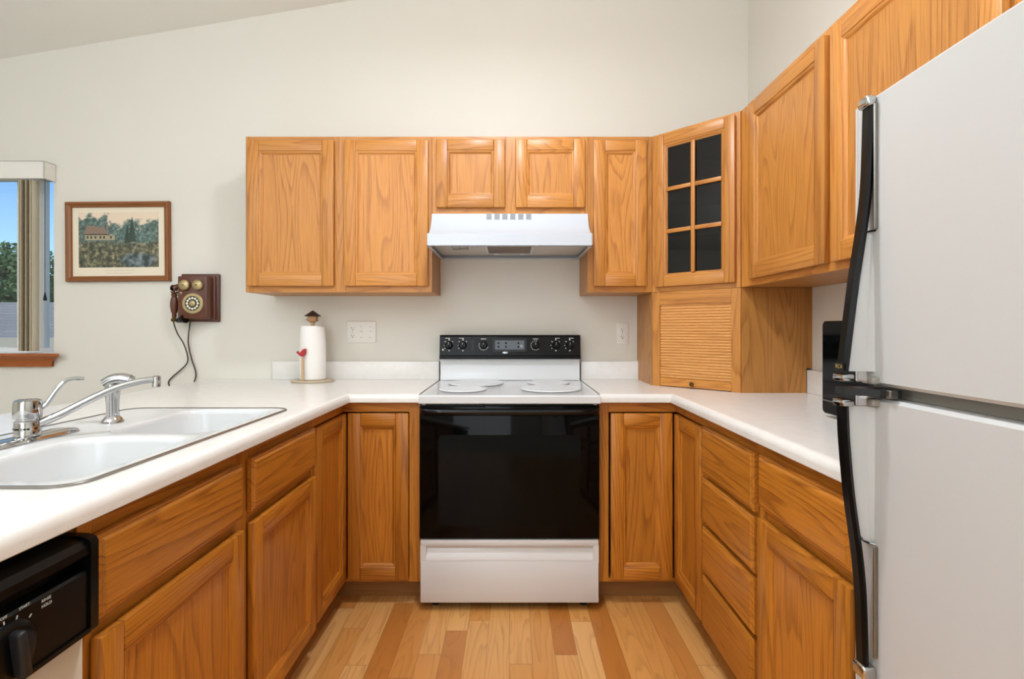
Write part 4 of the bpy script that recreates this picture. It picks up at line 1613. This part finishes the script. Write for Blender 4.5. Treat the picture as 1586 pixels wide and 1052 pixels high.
for k in range(12):
    a = 2 * PI * k / 12
    bm = bmesh.new()
    lathe(bm, [(.0062, .0076), (.0062, .0090), (0, .0092)], 14, T=T @ Matrix.Translation((.0285 * math.cos(a), .0285 * math.sin(a), 0)))
    obj('finger_hole', bm, 'ivory', dl)
bm = bmesh.new()
lathe(bm, [(.0165, .0076), (.0165, .011), (.013, .013), (0, .0135)], 28, T=T)
obj('dial_hub', bm, 'brass', dl)
bm = bmesh.new()
lathe(bm, [(.006, 0), (.006, .003), (0, .0035)], 16, T=Matrix.Translation((-.058, FY_, .022)) @ Matrix.Rotation(PI / 2, 4, 'X'))
obj('keyhole_plate', bm, 'brass', ph_)
# cradle hook and handset on the left side
bm = bmesh.new()
tube(bm, spline([(-.076, -.052, .030), (-.090, -.052, .028), (-.104, -.060, .026)], 4), .005, 8)
tube(bm, spline([(-.096, -.052, .026), (-.110, -.074, .022), (-.122, -.072, .030)], 4), .004, 8)
obj('cradle_hook', bm, 'brass_dark', ph_)
hx_ = -.112
hs_ = bmesh.new()
lathe(hs_, [(0, -.112), (.009, -.110), (.012, -.100), (.0105, -.088), (.0150, -.078), (.0195, -.050), (.0195, -.028), (.0150, -.004), (.0115, .004), (.0150, .010), (.0150, .016), (.011, .020), (0, .021)], 22, T=Matrix.Translation((hx_, -.062, 0)))
hs_o = obj('handset', hs_, 'walnut_z', ph_)
bm = bmesh.new()
tube(bm, spline([(hx_, -.062, .020), (hx_ - .002, -.062, .034), (hx_ + .004, -.062, .050)], 4), .006, 10)
tube(bm, spline([(hx_ + .000, -.062, .046), (hx_ + .012, -.058, .056), (hx_ + .026, -.052, .060)], 4), [.017, .013], 16)
obj('earpiece', bm, 'walnut_z', hs_o)
bm = bmesh.new()
tube(bm, [(hx_ - .012, -.062, .052), (hx_ - .004, -.062, .050)], [.016, .018], 16)
obj('earpiece_cap', bm, 'black_plastic', hs_o)
bm = bmesh.new()
tube(bm, spline([(hx_, -.062, -.100), (hx_ + .002, -.062, -.120), (hx_ + .018, -.062, -.124)], 5), .008, 10)
tube(bm, [(hx_ - .012, -.062, -.121), (hx_ + .004, -.062, -.121)], .010, 12)
obj('handset_elbow', bm, 'brass_dark', hs_o)
bm = bmesh.new()
tube(bm, spline([(hx_ + .016, -.062, -.124), (hx_ + .034, -.066, -.120), (hx_ + .050, -.072, -.116), (hx_ + .068, -.076, -.113)], 3), [.012, .025], 18)
obj('mouthpiece', bm, 'black_plastic', hs_o)


def wall_px(px, py, y):
    return Vector(((px - 793) * y / F_PX, y, EYE - (py - 509) * y / F_PX)) - Vector(ph_.location)


for pts, y0, y1 in (([(268.6, 495), (269.8, 503), (275, 517), (284, 532), (290, 549), (290, 562), (280, 573), (266, 585), (261, 593), (266, 606)], YB - .055, YB - .010),
                    ([(295, 498), (292, 518), (292, 535), (297, 557), (303, 576), (302, 588), (296, 600)], YB - .026, YB - .010)):
    bm = bmesh.new()
    n = len(pts)
    tube(bm, spline([wall_px(p[0], p[1], y0 + (y1 - y0) * min(1, i / (n - 3))) for i, p in enumerate(pts)], 6), .0034, 8)
    obj('cord', bm, 'cord', ph_)

# switch and outlet plate
sw = thing('switch_plate', 'white three-gang wall plate with one outlet and two switches', 'wall plate', (-.8245, YB - .0005, 1.1735))
bm = bmesh.new()
box(bm, -.080, .080, -.006, 0, -.0585, .0585, 0, .0025, 2)
obj('cover_plate', bm, 'white_plastic', sw)


def receptacle(parent, x, zs):
    for z in zs:
        bm = bmesh.new()
        pts = [(x + .0165 * math.cos(R(a)), z + max(-.0125, min(.0125, .0165 * math.sin(R(a))))) for a in range(0, 360, 15)]
        prism(bm, pts, -.0072, -.0055, 'y')
        rc = obj('receptacle', bm, 'white_plastic', parent)
        bm = bmesh.new()
        box(bm, x - .0075, x - .0052, -.0078, -.0070, z - .0015, z + .0065)
        box(bm, x + .0050, x + .0072, -.0078, -.0070, z - .0005, z + .0055)
        lathe(bm, [(.0028, 0), (.0028, .0008), (0, .0008)], 10, T=Matrix.Translation((x, -.0070, z - .0075)) @ Matrix.Rotation(PI / 2, 4, 'X'))
        obj('socket_slot', bm, 'dark_gap', rc)


receptacle(sw, -.048, (.020, -.020))
for x in (0.0, .048):
    bm = bmesh.new()
    box(bm, x - .0055, x + .0055, -.0068, -.0055, -.0125, .0125)
    box(bm, x - .0040, x + .0040, -.016, -.006, .000, .0085, 0, .0015, T=None)
    obj('toggle_switch', bm, 'white_plastic', sw)
bm = bmesh.new()
for x, zs in ((-.048, (0,)), (0, (.030, -.030)), (.048, (.030, -.030))):
    for z in zs:
        lathe(bm, [(.0025, 0), (.0025, .0007), (0, .0009)], 10, T=Matrix.Translation((x, -.0060, z)) @ Matrix.Rotation(PI / 2, 4, 'X'))
obj('screw', bm, 'grey_mark', sw)

ol = thing('wall_outlet', 'white duplex wall outlet right of the range', 'outlet', (.605, YB - .0005, 1.1665))
bm = bmesh.new()
box(bm, -.033, .033, -.006, 0, -.0585, .0585, 0, .0025, 2)
obj('cover_plate', bm, 'white_plastic', ol)
receptacle(ol, 0, (.020, -.020))
bm = bmesh.new()
lathe(bm, [(.0025, 0), (.0025, .0007), (0, .0009)], 10, T=Matrix.Translation((0, -.0060, 0)) @ Matrix.Rotation(PI / 2, 4, 'X'))
obj('screw', bm, 'grey_mark', ol)

# ------------------------------------------------------------------ paper towel holder
PTX, PTY = -1.043, 2.738
pt = thing('paper_towel_holder', 'wooden paper towel holder with a birdhouse finial and red bird', 'paper towel holder', (PTX, PTY, ZC))
bm = bmesh.new()
t_ = bmesh.new()
lathe(t_, [(.100, .0003), (.104, .003), (.104, .008), (.100, .0115), (0, .0120)], 44)
for v in t_.verts:
    v.co.x *= 1.06
    v.co.y *= .92
merge(bm, t_)
obj('base', bm, 'pale_wood', pt)
bm = bmesh.new()
lathe(bm, [(.010, .012), (.010, .312), (0, .312)], 16)
obj('dowel', bm, 'pale_wood_z', pt)
bm = bmesh.new()
box(bm, -.022, .022, -.020, .020, .3145, .344, 0, .003, 2)
box(bm, -.012, .012, -.012, .012, .3085, .316, 0)
ho = obj('birdhouse', bm, 'tan', pt)
bm = bmesh.new()
tube(bm, [(-.020, -.012, .325), (-.030, -.016, .325)], .0022, 8)
obj('birdhouse_perch', bm, 'roof_dark', ho)
bm = bmesh.new()
loft(bm, [[(-.033, -.028, .342), (.033, -.028, .342), (.033, .028, .342), (-.033, .028, .342)], [(-.033, -.028, .345), (.033, -.028, .345), (.033, .028, .345), (-.033, .028, .345)],
          [(-.001, -.006, .372), (.001, -.006, .372), (.001, .006, .372), (-.001, .006, .372)]])
obj('birdhouse_roof', bm, 'roof_dark', ho)
bm = bmesh.new()
bpx = -.020
box(bm, bpx - .006, bpx + .006, -.086, -.076, .0115, .135, 0, .002)
obj('bird_post', bm, 'pale_wood_z', pt)
bm = bmesh.new()
# bird silhouette cut from thick board: tail left, body, head right with beak
bird = [(-.034, .010), (-.029, .017), (-.024, .012), (-.018, .006), (-.010, .010), (-.002, .020), (.006, .027), (.013, .029), (.019, .028), (.025, .024), (.019, .022), (.021, .014), (.020, .004), (.014, -.006), (.004, -.011), (-.008, -.010), (-.018, -.004), (-.026, .003)]
bd_ = [(bpx - .002 + a * .86, .147 + b) for a, b in bird]
yb0, yb1 = -.089, -.073
def shrink(f, y):
    cx = sum(p[0] for p in bd_) / len(bd_); cz = sum(p[1] for p in bd_) / len(bd_)
    return [(cx + (p[0] - cx) * f, y, cz + (p[1] - cz) * f) for p in bd_]
loft(bm, [shrink(.92, yb0), shrink(1, yb0 + .003), shrink(1, yb1 - .003), shrink(.92, yb1)])
obj('bird', bm, 'red', pt)
bm = bmesh.new()
rr = .0655
prof = [(.021, .0130), (rr - .003, .0130), (rr, .016), (rr + .001, .150), (rr - .004, .289), (rr - .008, .2925), (.021, .2925)]
lathe(bm, prof, 56, cap0=False, cap1=False)
lathe(bm, [(.021, .0130), (.021, .2925)], 56, cap0=False, cap1=False)
o = obj('paper_towel_roll', bm, 'paper')
o.location = (PTX, PTY, ZC)
tag(o, 'white paper towel roll on the wooden holder', 'paper towel roll')
